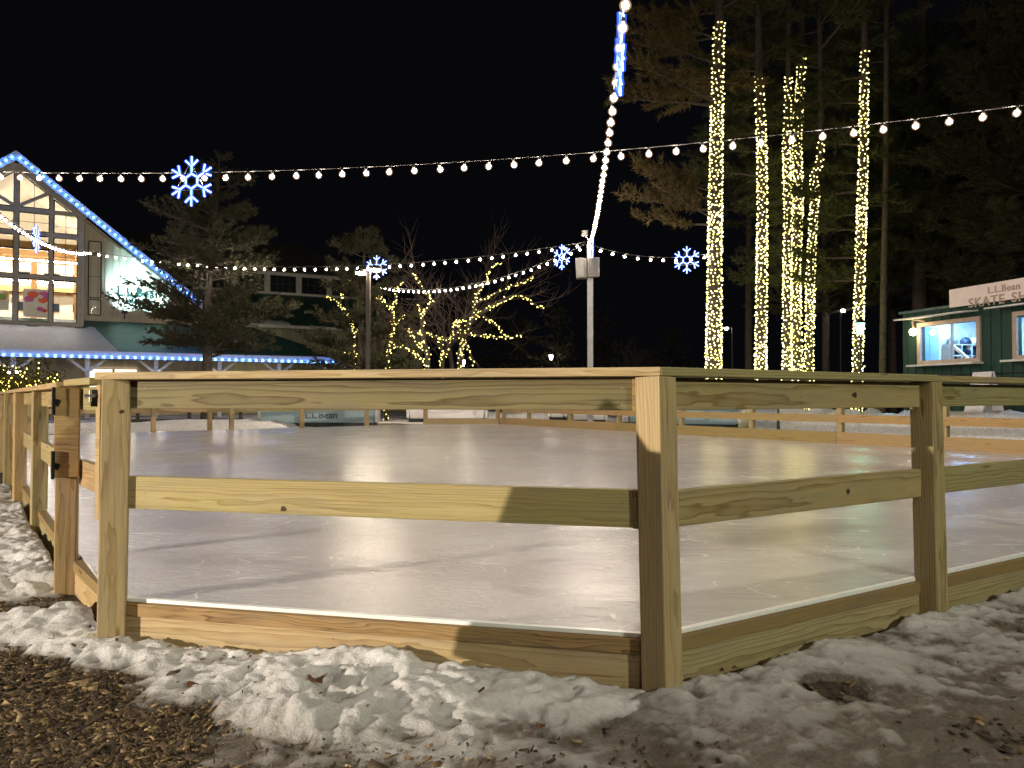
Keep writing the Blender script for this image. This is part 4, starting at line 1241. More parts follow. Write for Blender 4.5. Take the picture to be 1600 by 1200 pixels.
# ------------------------------------------------------------------ bare trees with lights
def twigs(m, p, d, L, r, rr, depth):
    if depth == 0 or L < 0.15: return
    pts = [p]; q = p.copy(); dd = d.copy()
    for i in range(4):
        dd = (dd + Vector((rr.gauss(0, .16), rr.gauss(0, .16), rr.gauss(0.04, .13)))).normalized()
        q = q + dd * L / 4; pts.append(q.copy())
    m.tube(pts, [r * (1 - 0.17 * i) for i in range(5)], 4, cap=False)
    for i in range(2, 5):
        for s in range(2 if depth > 1 else 1):
            nd = (dd + Vector((rr.gauss(0, .6), rr.gauss(0, .6), rr.gauss(0.15, .45)))).normalized()
            twigs(m, pts[i], nd, L * rr.uniform(0.45, 0.75), r * 0.5, rr, depth - 1)
def lit_tree(label, lab2, polys, d, seed, base_r=0.12, twig=True, dep=2):
    rr = random.Random(seed)
    base = W(*polys[0][0], d); base.z = 0
    t = thing('bare_tree', label, 'tree', base, 'wrapped bare trees')
    fl = thing('fairy_lights', lab2, 'fairy lights', base, 'yellow light chains on the bare trees')
    leds = []; m = MB(); tw = MB(); wr = MB()
    for bi, poly in enumerate(polys):
        off0 = 0 if bi == 0 else rr.uniform(-0.3, 0.3)
        P = [W(px, py, d + (off0 + 0.25 * rr.gauss(0, 1)) * (min(1, i / 2) if bi == 0 else 1)) for i, (px, py) in enumerate(poly)]
        if bi == 0: P[0].z = -0.05
        P = smooth_path(P, 4)
        n = len(P)
        rb = base_r if bi == 0 else base_r * 0.45
        rad = [max(0.015, rb * (1 - 0.8 * i / n)) for i in range(n)]
        m.tube(P, rad, 7)
        wv = []
        for i in range(n - 1):
            L = (P[i + 1] - P[i]).length
            k = max(1, int(L / (0.075 if bi == 0 else 0.085) + rr.random()))
            for j in range(k):
                q = P[i].lerp(P[i + 1], (j + rr.random()) / k)
                o = Vector((rr.gauss(0, 1), rr.gauss(-.6, 1), rr.gauss(0, 1))).normalized() * (rad[i] + 0.035 + 0.02 * rr.random())
                leds.append(q + o)
            wv.append(P[i] + Vector((0, -rad[i] - 0.01, 0)))
        if len(wv) > 1: wr.tube(wv, 0.008, 3, cap=False)
        if twig:
            for i in range(n // 3, n):
                if rr.random() < 0.38:
                    d0 = ((P[i] - P[i - 1]).normalized() + Vector((rr.gauss(0, .7), rr.gauss(0, .7), rr.gauss(.35, .4)))).normalized()
                    twigs(tw, P[i], d0, rr.uniform(0.9, 1.9), 0.016, rr, dep)
    m.build('trunk', M['bark_grey'], t, smooth=True)
    if tw.v: tw.build('crown', M['twig'], t)
    wr.build('wire', M['cable'], fl)
    rr.shuffle(leds)
    add_leds(fl, leds, LEDS, base)
lit_tree('bare tree behind the street lamp with few lit branches', 'sparse light chain left of the street lamp pole',
         [[(556, 577), (557, 549), (557, 535), (557.5, 522), (551, 511), (545, 497), (536, 482), (531, 475), (535, 462), (536, 452), (544, 442), (550, 440)],
          [(531, 475), (523, 470), (510, 464)], [(557, 549), (550, 549), (539, 551)]], 35, 5, 0.1, True, 1)
lit_tree('slim bare tree with lit stem just right of the street lamp', 'light chain on the slim stem just right of the street lamp',
         [[(603, 578), (607, 560), (610, 541), (612.5, 522), (613, 496), (610, 481), (605, 476), (596, 466), (590, 466)],
          [(613, 496), (616, 477), (618, 470), (620, 455), (624, 447), (629, 443)],
          [(614, 515), (619, 506), (627, 499), (634, 492)], [(610, 541), (622, 541), (630, 540)]], 33, 6, 0.09, True, 1)
lit_tree('bare tree with many lit limbs leaning left at the middle of the group', 'light chain on the left leaning middle tree',
         [[(670, 579), (668, 558), (664, 539), (661, 522), (659, 504), (661, 492), (669, 481), (676, 472), (672, 466), (668, 457), (661, 449), (654, 438), (645, 429)],
          [(661, 494), (656, 487), (654, 476)], [(668, 574), (656, 560), (646, 551), (635, 542)],
          [(665, 552), (654, 537), (644, 526), (635, 517)], [(632, 515), (650, 518), (665, 521.5), (680, 526), (689, 530)]], 32, 7, 0.12)
lit_tree('forked bare tree with lit V shaped trunk', 'light chain on the V shaped trunk',
         [[(689, 579), (691, 567), (693, 558), (690, 543), (689, 530), (704, 528), (710, 524)],
          [(693, 558), (699, 547), (702, 534), (710, 509), (714, 502), (721, 502), (729, 500)]], 33, 8, 0.12)
lit_tree('spreading bare tree with long lit limbs reaching right', 'light chain on the long limbs reaching right',
         [[(719, 578), (719, 564), (721, 545), (725, 524), (731, 515), (734, 504), (747, 492), (760, 485), (772, 476), (789, 467), (806, 461), (822, 466), (834, 474), (850, 484)],
          [(738, 498), (742, 476), (745, 462), (749, 451), (759, 440), (762, 431), (768, 419), (783, 411)],
          [(744, 474), (759, 466), (774, 458), (789, 452), (804, 446), (817, 442), (834, 433)],
          [(753, 490), (764, 500), (776, 510), (789, 524)], [(725, 522), (747, 524), (766, 526), (785, 528), (815, 525)],
          [(727, 536), (734, 551), (741, 572)], [(723, 560), (721, 540), (717, 515), (714, 503)]], 33.5, 9, 0.14, True, 2)
def bare_tree(label, px, d, h, seed, lean=0.0, dep=4, group=None, L0=1.0):
    rr = random.Random(seed)
    b = W(px, 578, d); b.z = 0
    t = thing('bare_tree', label, 'tree', b, group)
    m = MB(); tw = MB()
    top = b + Vector((lean, 0, h * 0.42))
    P = smooth_path([b - Vector((0, 0, .1)), b.lerp(top, 0.5) + Vector((0.08, 0, 0)), top], 4)
    m.tube(P, [0.14 - 0.05 * i / len(P) for i in range(len(P))], 8)
    m.build('trunk', M['bark_grey'], t, smooth=True)
    for k in range(7):
        a = k * 0.9 + rr.random()
        d0 = Vector((math.cos(a) * 0.65, math.sin(a) * 0.65, 1.0)).normalized()
        twigs(tw, P[-1 - (k % 3)], d0, h * 0.30 * L0 * rr.uniform(0.8, 1.2), 0.05, rr, dep)
    tw.build('crown', M['twig'], t)
bare_tree('unlit bare tree with a wide haze of fine twigs behind the wrapped trees', 712, 37, 8.2, 51, -0.3, 3)
bare_tree('small bare tree in the dark gap right of the grey pole', 985, 52, 5.5, 52, 0.1, 3)

# ------------------------------------------------------------------ the store
O = V2(-24.1, 35.6); U = V2(0.88, 0.475).normalized(); Bk = V2(-U.y, U.x)    # Bk points away from the rink
def S(t, s, z): return O + U * t + Bk * s + Vector((0, 0, z))
store = thing('store_building', 'large store with glazed timber gable, long green roofs and porch lit in blue', 'building', S(3, 4, 0))
def spart(name, mat, fn, parent=store, **kw):
    m = MB(); fn(m); return m.build(name, M[mat], parent, **kw)
TC, ZP, SL = 0.23, 13.3, 0.805          # gable centre, peak height, slope
SB, SW = 3.5, 4.5                       # bay plane, siding plane
def rake(t): return ZP - SL * abs(t - TC)
ZB = 4.85
# roof of the gable volume
HW = 8.9
def gable_roof(m):
    for sg in (-1, 1):
        e = TC + sg * HW
        a = [S(TC, SB - 0.5, ZP + 0.3), S(TC, 26, ZP + 0.3), S(e, 26, ZP - SL * HW + 0.3), S(e, SB - 0.5, ZP - SL * HW + 0.3)]
        if sg < 0: a = a[::-1]
        m.loft([p - Vector((0, 0, 0.3)) for p in a], a)
roof = spart('roof', 'roof_dark', gable_roof)
def rake_fascia(m):
    for sg in (-1, 1):
        e = TC + sg * HW
        f = SB - 0.5
        a = [S(TC, f - 0.06, ZP + 0.34), S(TC, f - 0.06, ZP - 0.14), S(e, f - 0.06, ZP - SL * HW - 0.14), S(e, f - 0.06, ZP - SL * HW + 0.34)]
        b = [p + Bk * 0.055 for p in a]
        m.loft(a, b) if sg < 0 else m.loft(b, a)
spart('rake_board', 'fascia', rake_fascia)
# siding wall right and left of the bay with battens
BW = 3.05
def siding_wall(m, sg):
    if True:
        t0, t1 = TC + sg * BW, TC + sg * (HW - 0.3)
        q = [S(t0, SW, 4.6), S(t1, SW, 4.6), S(t1, SW, rake(t1) - 0.02), S(t0, SW, rake(t0) - 0.02)]
        if sg < 0: q = q[::-1]
        m.loft([p + Bk * 0.2 for p in q][::-1], q[::-1])
        # bay cheek
        q = [S(t0, SB, 4.3), S(t0, SW + 0.1, 4.3), S(t0, SW + 0.1, rake(t0) - 0.02), S(t0, SB, rake(t0) - 0.02)]
        w_ = U * (-0.15 * sg)
        m.loft(q, [p + w_ for p in q])
        t = t0 + sg * 0.3
        while abs(t - TC) < HW - 0.4:
            h = rake(t) - 0.05
            m.box((S(t, SW - 0.021, (h + 4.8) / 2)), (0.06, 0.04, h - 4.8), math.atan2(U.y, U.x)); t += sg * 0.36
for sg_ in (-1, 1): spart('siding_wall', 'siding', lambda m: siding_wall(m, sg_))
# bay timber frame
angU = math.atan2(U.y, U.x)
def bay_frame(m):
    z0 = ZB
    for sg in (-1, 1):
        for tt, wd_ in ((1.55, 0.17), (2.86, 0.2)):
            t = TC + sg * tt; h = rake(t)
            m.box(S(t, SB - 0.02, (z0 + h) / 2), (wd_, 0.2, h - z0), angU)
        for (z, hh_) in ((10.75, 0.22), (9.55, 0.2), (7.3, 0.2)):
            tm = min(2.86, (ZP - z) / SL - 0.0)
            for a_, b_ in ((0.09, 1.465), (1.635, 2.76)):
                if b_ > tm: b_ = tm
                if b_ > a_: m.bar(S(TC + sg * a_, SB - 0.015, z), S(TC + sg * b_, SB - 0.015, z), 0.18, hh_)
        # rake rafter under the roof
        m.bar(S(TC + sg * 0.05, SB - 0.03, rake(0.05 + TC) - 0.22), S(TC + sg * 3.1, SB - 0.03, rake(TC + 3.1) - 0.22), 0.2, 0.36)
        # braces
        m.bar(S(TC + sg * 0.05, SB - 0.05, 10.9), S(TC + sg * 1.45, SB - 0.05, 11.75), 0.14, 0.16)
    m.box(S(TC, SB - 0.02, (z0 + ZP - 0.2) / 2), (0.2, 0.2, ZP - 0.2 - z0), angU)
    m.bar(S(TC - 3.0, SB - 0.025, ZB), S(TC + 3.0, SB - 0.025, ZB), 0.22, 0.2)
spart('bay_frame', 'trim', bay_frame)
# each glazed opening a window of its own
def window(parent, t0, t1, s, z0, z1, mul_v=1, mul_h=1, mat='win_frame', top=None, w=0.05, thick=(0.05), fname='window', bars=()):
    m = MB()
    q = [(t0, z0), (t1, z0), (t1, z1), (t0, z1)]
    if top: q = [(t0, z0), (t1, z0), (t1, top(t1)), (t0, top(t0))]
    for (a, b) in zip(q, q[1:] + q[:1]):
        if abs(a[0] - b[0]) + abs(a[1] - b[1]) > 0.02: m.bar(S(a[0], s, a[1]), S(b[0], s, b[1]), 0.06, w, up=(Bk.x, Bk.y, 0) if abs(a[0] - b[0]) < 1e-4 else (0, 0, 1))
    zt = lambda t: (top(t) if top else z1)
    for k in range(1, mul_v):
        t = t0 + (t1 - t0) * k / mul_v
        m.bar(S(t, s, z0), S(t, s, zt(t)), 0.02, 0.02)
    for k in range(1, mul_h):
        z = z0 + (z1 - z0) * k / mul_h
        m.bar(S(t0, s + 0.002, z), S(t1, s + 0.002, z), 0.02, 0.02)
    for (z, hgt) in bars: m.bar(S(t0, s, z), S(t1, s, z), 0.06, hgt)
    f = m.build(fname, M[mat], parent)
    g = MB(); g.add([S(a, s + 0.02, b) for a, b in q], [(0, 1, 2, 3)]); g.build('pane', M['glass'], f)
    return f
for sg in (-1, 1):
    def tt(a, b): return (TC + sg * a, TC + sg * b) if sg > 0 else (TC - b, TC - a)
    rk = lambda t: rake(t) - 0.52
    a, b = tt(0.11, 1.45); window(store, a, b, SB, 10.9, 12, 2, 1, top=rk)
    window(store, a, b, SB, 9.68, 10.62, 2, 2); window(store, a, b, SB, 7.42, 9.43, 1, 1, bars=((8.75, 0.07),)); window(store, a, b, SB, 4.97, 7.18, 1, 1, bars=())
    a, b = tt(1.66, 2.74); window(store, a, b, SB, 9.68, 10.4, 2, 2, top=rk); window(store, a, b, SB, 7.42, 9.43, 2, 2); window(store, a, b, SB, 4.97, 7.18, 1, 1, bars=((6.55, 0.07),))
    a, b = tt(3.25, 3.85)
    window(store, a, b, SW - 0.05, 8.95, 9.6, 1, 1); window(store, a, b, SW - 0.05, 6.5, 8.85, 1, 2); window(store, a, b, SW - 0.05, 5.55, 6.4, 1, 1)
    # lit reveal behind the slim side windows
    m = MB(); m.box(S((a + b) / 2, SW - 0.012, 7.55), (b - a - 0.02, 0.02, 4.0), angU); m.build('window_blind', M['inner_wall'], store)
# shop interior seen through the glass
room = thing('shop_interior', 'warmly lit timber shop interior behind the gable glazing', 'interior', S(0, 10, 0))
def inner(m):
    m.loft([S(-4.4, 13.5, 4.3), S(5.2, 13.5, 4.3), S(5.2, 13.5, 9.7), S(-4.4, 13.5, 9.7)][::-1], [S(-4.4, 13.3, 4.3), S(5.2, 13.3, 4.3), S(5.2, 13.3, 9.7), S(-4.4, 13.3, 9.7)][::-1])
    for t in (-4.5, 5.2): m.loft([S(t, SW + .2, 4.3), S(t, 13.4, 4.3), S(t, 13.4, 10), S(t, SW + .2, 10)], [S(t + .1, SW + .2, 4.3), S(t + .1, 13.4, 4.3), S(t + .1, 13.4, 10), S(t + .1, SW + .2, 10)])
    for sg in (-1, 1):
        a = [S(TC, SB + .2, ZP - .15), S(TC, 13.5, ZP - .15), S(TC + sg * 4.8, 13.5, rake(TC + 4.8) - .15), S(TC + sg * 4.8, SB + .2, rake(TC + 4.8) - .15)]
        if sg < 0: a = a[::-1]
        m.loft([p - Vector((0, 0, 0.05)) for p in a], a)
    m.loft([S(-4.4, 13.35, 9.6), S(5.2, 13.35, 9.6), S(TC, 13.35, ZP - .2)][::-1], [S(-4.4, 13.25, 9.6), S(5.2, 13.25, 9.6), S(TC, 13.25, ZP - .2)][::-1])
spart('inner_wall', 'inner_wall', inner, room)
spart('floor', 'inner_floor', lambda m: m.loft([S(-4.4, SB + .15, 4.2), S(5.1, SB + .15, 4.2), S(5.1, 13.3, 4.2), S(-4.4, 13.3, 4.2)], [S(-4.4, SB + .15, 4.3), S(5.1, SB + .15, 4.3), S(5.1, 13.3, 4.3), S(-4.4, 13.3, 4.3)]), room)
for (s_, z) in ((5.2, 9.2), (8.0, 9.3), (11.5, 9.5)):
    spart('beam', 'inner_wood', lambda m: m.bar(S(-4.3, s_, z), S(5.1, s_, z), 0.25, 0.45), room)
for (t_, s_) in ((2.9, 7.0), (2.75, 11.0), (-2.4, 7.0), (0.5, 11.0)):
    spart('timber_post', 'inner_wood', lambda m: m.box(S(t_, s_, 6.7), (0.3, 0.3, 4.9), angU), room)
spart('balcony', 'inner_wood', lambda m: m.box(S(0.3, 12.9, 7.75), (9.2, 0.8, 0.35), angU), room)
for t_ in (-3.4, -1.9, -0.3, 1.3, 2.9, 4.2):
    for z_, h_ in ((8.6, 0.55), (6.75, 0.5), (5.4, 1.2)):
        spart('inner_window', 'dark_glass', lambda m: m.box(S(t_, 13.2, z_), (0.85, 0.1, h_), angU), room)
for (s_, z) in ((6.0, 8.55), (9.0, 7.95), (11.8, 8.15)):
    spart('tube_light', 'tube_light', lambda m: m.bar(S(-3.6, s_, z), S(4.0, s_, z), 0.07, 0.06), room)
for i, (t_, z_, w_, h_, mt_) in enumerate(((-0.75, 6.15, 1.1, 1.0, 'poster4'), (1.0, 6.1, 1.1, 1.5, 'poster4'))):
    c = S(t_, 5.0, z_)
    b_ = thing('display_panel', ('tall display panel with green and orange picture behind the left panes', 'tall display panel with red and purple picture behind the next panes')[i], 'poster', (c.x, c.y, 4.3))
    m = MB(); m.box(c, (w_, 0.06, h_), angU); m.build('panel', M[mt_], b_)
    for k in range(7):
        rr = random.Random(k + 20 * i)
        m = MB(); n_ = 12; cx = t_ + rr.uniform(-.4, .4) * w_; cz = z_ + rr.uniform(-.35, .35) * h_; ra_ = rr.uniform(0.1, 0.22)
        m.add([S(cx + ra_ * 1.4 * math.cos(2 * math.pi * q / n_) * rr.uniform(.8, 1.1), 4.965 - 0.002 * k, cz + ra_ * math.sin(2 * math.pi * q / n_) * rr.uniform(.8, 1.1)) for q in range(n_)], [tuple(range(n_))])
        m.build('picture', M[('poster0', 'poster1', 'poster3', 'poster1', 'poster0', 'poster3', 'poster1') [k] if i == 0 else M and ('poster0', 'poster2', 'poster0', 'poster2', 'poster4', 'poster0', 'poster2')[k]], b_)
for i, t_ in enumerate((0.3, 1.7)):
    tb = thing('shop_table', ('display table in the shop behind the left panes', 'display table in the shop behind the right panes')[i], 'table', S(t_, 6, 4.3))
    m = MB(); m.box(S(t_, 6, 5.02), (1.2, 0.7, 0.06), angU); m.build('table_top', M['inner_wood'], tb)
    for a_ in (-.5, .5):
        for b_ in (-.28, .28):
            m = MB(); m.box(S(t_ + a_, 6 + b_, 4.65), (0.07, 0.07, 0.68), angU); m.build('leg', M['inner_wood'], tb)
ld = thing('ladder', 'white step ladder standing inside the shop behind the right panes', 'ladder', S(1.35, 5.4, 4.3))
m = MB()
for a_ in (-.18, .18): m.bar(S(1.32 + a_, 5.4, 4.3), S(1.35 + a_ * .7, 5.6, 6.1), 0.05, 0.05)
m.build('rail', M['trim_white'], ld)
m = MB()
for k in range(5): m.bar(S(1.17, 5.43 + .04 * k, 4.6 + k * .33), S(1.48, 5.43 + .04 * k, 4.6 + k * .33), 0.05, 0.03)
m.build('rung', M['trim_white'], ld)
# porch: roof, fascia, posts, back wall, lit windows
PE = 16.6; PS = -9.0; PSL = 0.43; ZE = 3.3
def porch_roof(m):
    a = [S(PS, -0.25, ZE - .1), S(PE, -0.25, ZE - .1), S(PE - SW, SW, ZE - .1 + PSL * (SW + .25)), S(PS, SW, ZE - .1 + PSL * (SW + .25))]
    m.loft([p - Vector((0, 0, .12)) for p in a], a)
    b = [S(PE, -0.25, ZE - .1), S(PE, 2 * SW, ZE - .1), S(PE - SW, SW, ZE - .1 + PSL * (SW + .25))]
    m.loft([p - Vector((0, 0, .12)) for p in b], b)
spart('porch_roof', 'roof_green', porch_roof)
spart('porch_fascia', 'fascia', lambda m: m.bar(S(PS, -0.28, ZE - .16), S(PE - 0.02, -0.28, ZE - .16), 0.05, 0.36))
for k in range(-3, 6):
    t_ = 0.48 + 3.07 * k
    if t_ > PE - .2: break
    spart('porch_post', 'trim_white', lambda m: m.box(S(t_, 0, (ZE - .3) / 2), (0.2, 0.2, ZE - .3), angU))
    def br(m):
        for sg in (-1, 1): m.bar(S(t_ + sg * .1, 0, ZE - .95), S(t_ + sg * 0.8, 0, ZE - .36), 0.1, 0.12)
    spart('porch_brace', 'trim_white', br)
def porch_wall(m):
    q = [S(PS, SW + .3, 0), S(9.3, SW + .3, 0), S(9.3, SW + .3, 5.0), S(PS, SW + .3, 5.0)]
    m.loft([p + Bk * .15 for p in q], q)
spart('porch_wall', 'siding', porch_wall)
lamps = []
for (px0, px1, lab) in ((139, 176, ''), (178, 214, ''), (360, 391, ''), (396, 432, '')):
    def tx(px):
        r = ray(px, 622); A = S(0, SW + 0.2, 0)
        p = isect(V2(A.x, A.y), U, V2(0, 0), V2(r.x, r.y)); return (p - V2(A.x, A.y)).dot(U)
    a_, b_ = tx(px0), tx(px1)
    m = MB(); m.loft([S(a_, SW + .24, .9), S(b_, SW + .24, .9), S(b_, SW + .24, 2.62), S(a_, SW + .24, 2.62)], [S(a_, SW + .2, .9), S(b_, SW + .2, .9), S(b_, SW + .2, 2.62), S(a_, SW + .2, 2.62)])
    w_ = m.build('lit_window', emit('lit_shop_window', (1.0, 0.84, 0.60), 1.7), store)
    m = MB()
    for z_ in (.9, 1.5, 2.1, 2.62): m.bar(S(a_, SW + .18, z_), S(b_, SW + .18, z_), .05, .05)
    for t_ in (a_, b_): m.bar(S(t_, SW + .18, .9), S(t_, SW + .18, 2.62), .05, .05)
    m.build('window_frame', M['trim_white'], w_)
for k, t_ in enumerate((0.48, 6.62, 9.69)):
    for sg in (-1, 1):
        l_ = spart('post_lamp', 'porch_lamp', lambda m: m.lathe([(.03, -.05), (.06, 0), (.05, .06)], S(t_ + sg * .16, -.05, 2.22), 8))
# wing behind
SWG = 7.0; TW0, TW1 = 8.9, 24.0
def wing_wall(m):
    q = [S(TW0, SWG, 0), S(TW1, SWG, 0), S(TW1, SWG, 5.65), S(TW0, SWG, 5.65)]
    m.loft([p + Bk * .2 for p in q], q)
    q = [S(TW1, SWG, 0), S(TW1, 20, 0), S(TW1, 20, 5.6), S(TW1, SWG, 5.6)]
    m.loft([p - U * .2 for p in q], q)
    t = TW0 + .2
    while t < TW1: m.box(S(t, SWG - .02, 2.8), (.05, .04, 5.6), angU); t += .33
spart('wing_wall', 'siding_green', wing_wall)
def wing_roof(m):
    a = [S(TW0 - .3, SWG - .5, 5.6), S(TW1 + .5, SWG - .5, 5.6), S(TW1 - 3.2, SWG + 4, 8.2), S(TW0 - .3, SWG + 4, 8.2)]
    m.loft([p - Vector((0, 0, .15)) for p in a], a)
    b = [S(TW1 + .5, SWG - .5, 5.6), S(TW1 + .5, 22, 5.6), S(TW1 - 3.2, 18, 8.2), S(TW1 - 3.2, SWG + 4, 8.2)]
    m.loft([p - Vector((0, 0, .15)) for p in b], b)
spart('wing_roof', 'roof_green', wing_roof)
spart('eave_board', 'trim_white', lambda m: m.bar(S(TW0, SWG - .53, 5.55), S(TW1 + .5, SWG - .53, 5.55), .05, .2))
def clere(m):
    q = [S(TW0 + .5, SWG + 4.05, 8.1), S(TW1 - 3.4, SWG + 4.05, 8.1), S(TW1 - 3.4, SWG + 4.05, 9.8), S(TW0 + .5, SWG + 4.05, 9.8)]
    m.loft([p + Bk * .2 for p in q], q)
spart('clerestory_wall', 'trim_white', clere)
def up_roof(m):
    a = [S(TC + 4, SWG + 3.6, 9.82), S(TW1 - 2.9, SWG + 3.6, 9.82), S(TW1 - 6, SWG + 8.5, 12.6), S(TC + 1, SWG + 8.5, 12.6)]
    m.loft([p - Vector((0, 0, .12)) for p in a], a)
    b = [S(TW1 - 2.9, SWG + 3.6, 9.82), S(TW1 - 2.9, SWG + 13.4, 9.82), S(TW1 - 6, SWG + 8.5, 12.6)]
    m.loft([p - Vector((0, 0, .12)) for p in b], b)
spart('upper_roof', 'roof_dark', up_roof)
t_ = 10.0
while t_ < TW1 - 5:
    f_ = spart('clerestory_window', 'dark_glass', lambda m: m.box(S(t_ + .9, SWG + 4.04, 8.95), (1.7, .08, 1.15), angU))
    def bars(m):
        for k in range(5): m.box(S(t_ + .05 + k * .425, SWG + 3.98, 8.95), (.05, .05, 1.15), angU)
        m.bar(S(t_ + .05, SWG + 3.975, 8.95), S(t_ + 1.75, SWG + 3.975, 8.95), .04, .05)
    m = MB(); bars(m); m.build('glazing_bar', M['win_frame'], f_)
    t_ += 2.15
# snow lying on the roofs
def roof_snow(name, f0, f1, g, parent, label, sd, thick=.12):
    """patch between (t,s) lines on a roof plane z=g(t,s)"""
    rr = random.Random(sd); n = 40; mN = 8
    m = MB(); vs = []
    for i in range(n + 1):
        for j in range(mN + 1):
            u_ = i / n; v_ = j / mN
            e = (min(v_, 1 - v_) * 4 if 1 else 0); e = min(1, e) * min(1, min(u_, 1 - u_) * 14)
            t, s = f0(u_, v_), f1(u_, v_)
            t += 0.25 * math.sin(i * 1.7 + sd) * 0; s += (0.18 * math.sin(i * .9 + sd) + 0.1 * math.sin(i * 2.3)) * (1 if j in (mN,) else 0)
            vs.append(S(t, s, g(t, s) + 0.012 + thick * e * rr.uniform(.75, 1.15)))
    fs = [(i * (mN + 1) + j, (i + 1) * (mN + 1) + j, (i + 1) * (mN + 1) + j + 1, i * (mN + 1) + j + 1) for i in range(n) for j in range(mN)]
    m.add(vs, fs)
    o = m.build('roof_snow', M['roof_snow'], smooth=True); tag(o, label, 'snow')
    return o
gp = lambda t, s: ZE - .1 + PSL * (s + .25)
roof_snow('s', lambda u, v: PS + .1 + (4.9 - PS) * u - 1.2 * v * u ** 4, lambda u, v: -.2 + (SB + .05) * v, gp, None, 'smooth white snow sheet on the porch roof below the gable windows', 3)
roof_snow('s', lambda u, v: 10.3 + 1.6 * u, lambda u, v: 1.9 + 1.0 * v - .4 * u, gp, None, 'small snow patch on the porch roof near its hipped end', 4, .08)
roof_snow('s', lambda u, v: 9.6 + 5.2 * u, lambda u, v: SWG - .45 + (1.3 - .9 * u) * v, lambda t, s: 5.6 + (s - SWG + .5) * 2.6 / 4.5, None, 'thin snow strip along the eave of the green wing roof', 6, .1)
# illuminated sign on the siding
sign = thing('store_sign', 'white lit store sign in teal letters behind the pine branches', 'sign', S(5.6, SW - .03, 6.4))
def txs(px, s):
    r = ray(px, 622); A = S(0, s, 0); p = isect(V2(A.x, A.y), U, V2(0, 0), V2(r.x, r.y)); return (p - V2(A.x, A.y)).dot(U)
tm_ = txs(216, SW - .06)
zS = lambda py, px: W(px, py, S(tm_, SW, 0).y).z
link('lettering', text_mesh('lettering', 'L.L.Bean', 0.66, M['teal'], 0.03, 0.012), sign, mw=frame_mw(S(tm_, SW - .07, zS(459, 216)), U, -Bk))
link('lettering', text_mesh('lettering', 'Home', 0.55, M['teal'], 0.03, 0.012), sign, mw=frame_mw(S(tm_, SW - .07, zS(472, 216)), U, -Bk))
for i, dt_ in enumerate((-0.75, 0.75)):
    hL = S(tm_ + dt_, SW - 1.1, zS(489, 216) - .1)
    t_l = thing('sign_lamp', ('left white spotlight under the store sign', 'right white spotlight under the store sign')[i], 'lamp', hL, 'spotlights under the store sign')
    m = MB(); m.box(hL, (.3, .2, .16), angU); m.build('housing', M['dark_pole'], t_l)
    m = MB(); m.bar(hL - Vector((0, 0, .4)), hL, .05, .05); m.build('bracket', M['dark_pole'], t_l)
    l = bpy.data.lights.new('lamp', 'SPOT'); l.energy = 1200; l.color = (.52, .92, 1.0); l.spot_size = R(80); l.spot_blend = .55; l.shadow_soft_size = .1
    lo = bpy.data.objects.new('lamp', l); col.objects.link(lo); lo.parent = t_l
    dv = (S(tm_ + dt_ * .8, SW, zS(462, 216)) - (hL + Vector((0, 0, .15)))).normalized()
    lo.location = (0, 0, .15); lo.rotation_euler = dv.to_track_quat('-Z', 'Y').to_euler()
# blue LED strips
def strip(label, a, b, n):
    t = thing('light_strip', label, 'light strip', a, 'blue light strips on the store eaves')
    m = MB(); m.tube([a, b], .012, 4); m.build('wire', M['cable'], t)
    add_leds(t, [a.lerp(b, (i + .5) / n) for i in range(n)], LEDB, a)
strip('blue light strip along the long porch eave', S(PS, -.36, ZE - .27), S(PE - .1, -.36, ZE - .27), 74)
for sg, lab in ((1, 'blue light strip down the right slope of the gable'), (-1, 'blue light strip down the left slope of the gable')):
    strip(lab, S(TC + sg * .05, SB - .64, ZP + .06), S(TC + sg * (HW - .2), SB - .64, ZP - SL * (HW - .2) + .06), 34)

# shrubs lit yellow at the left edge
def shrub(label, lab2, px, d, h, seed):
    rr = random.Random(seed); rs = np.random.RandomState(seed)
    b = W(px, 600, d); b.z = 0
    t = thing('shrub', label, 'shrub', b, 'shrubs lit yellow by the store')
    fl = thing('fairy_lights', lab2, 'fairy lights', b, 'yellow lights on the shrubs')
    m = MB(); PP = []; leds = []; wr = MB()
    for k in range(16):
        a = rr.uniform(0, 6.28); sp = rr.uniform(.25, 1.0)
        e = b + Vector((math.cos(a) * sp, math.sin(a) * sp, h * rr.uniform(.6, 1.05)))
        P = smooth_path([b, b.lerp(e, .5) + Vector((0, 0, .2)), e], 4)
        m.tube(P, [.03 - .0025 * i for i in range(len(P))], 5)
        for i in range(2, len(P)):
            for _ in range(14):
                q = P[i] + Vector((rr.gauss(0, .16), rr.gauss(0, .16), rr.gauss(0, .14))); PP.append(tuple(q))
            leds.append(P[i] + Vector((rr.gauss(0, .04), -.05, rr.gauss(0, .04))))
        if k < 6: wr.tube([p + Vector((0, -.03, 0)) for p in P], .006, 3)
    m.build('stem', M['twig'], t)
    PP = np.array(PP); V = needle_tris(PP, rs.normal(0, 1, PP.shape), 4, .13, .028, rs, .8)
    link('foliage', mesh_np('foliage', V, np.arange(len(V)).reshape(-1, 3), M['leaf_shrub']), t)
    wr.build('wire', M['cable'], fl)
    add_leds(fl, leds, LEDY, b)
shrub('bushy shrub glowing yellow at the left picture edge', 'yellow light chain in the shrub at the left picture edge', 4, 30, 2.3, 1)
shrub('bushy shrub glowing yellow before the left porch post', 'yellow light chain in the shrub before the left porch post', 58, 31, 2.35, 2)

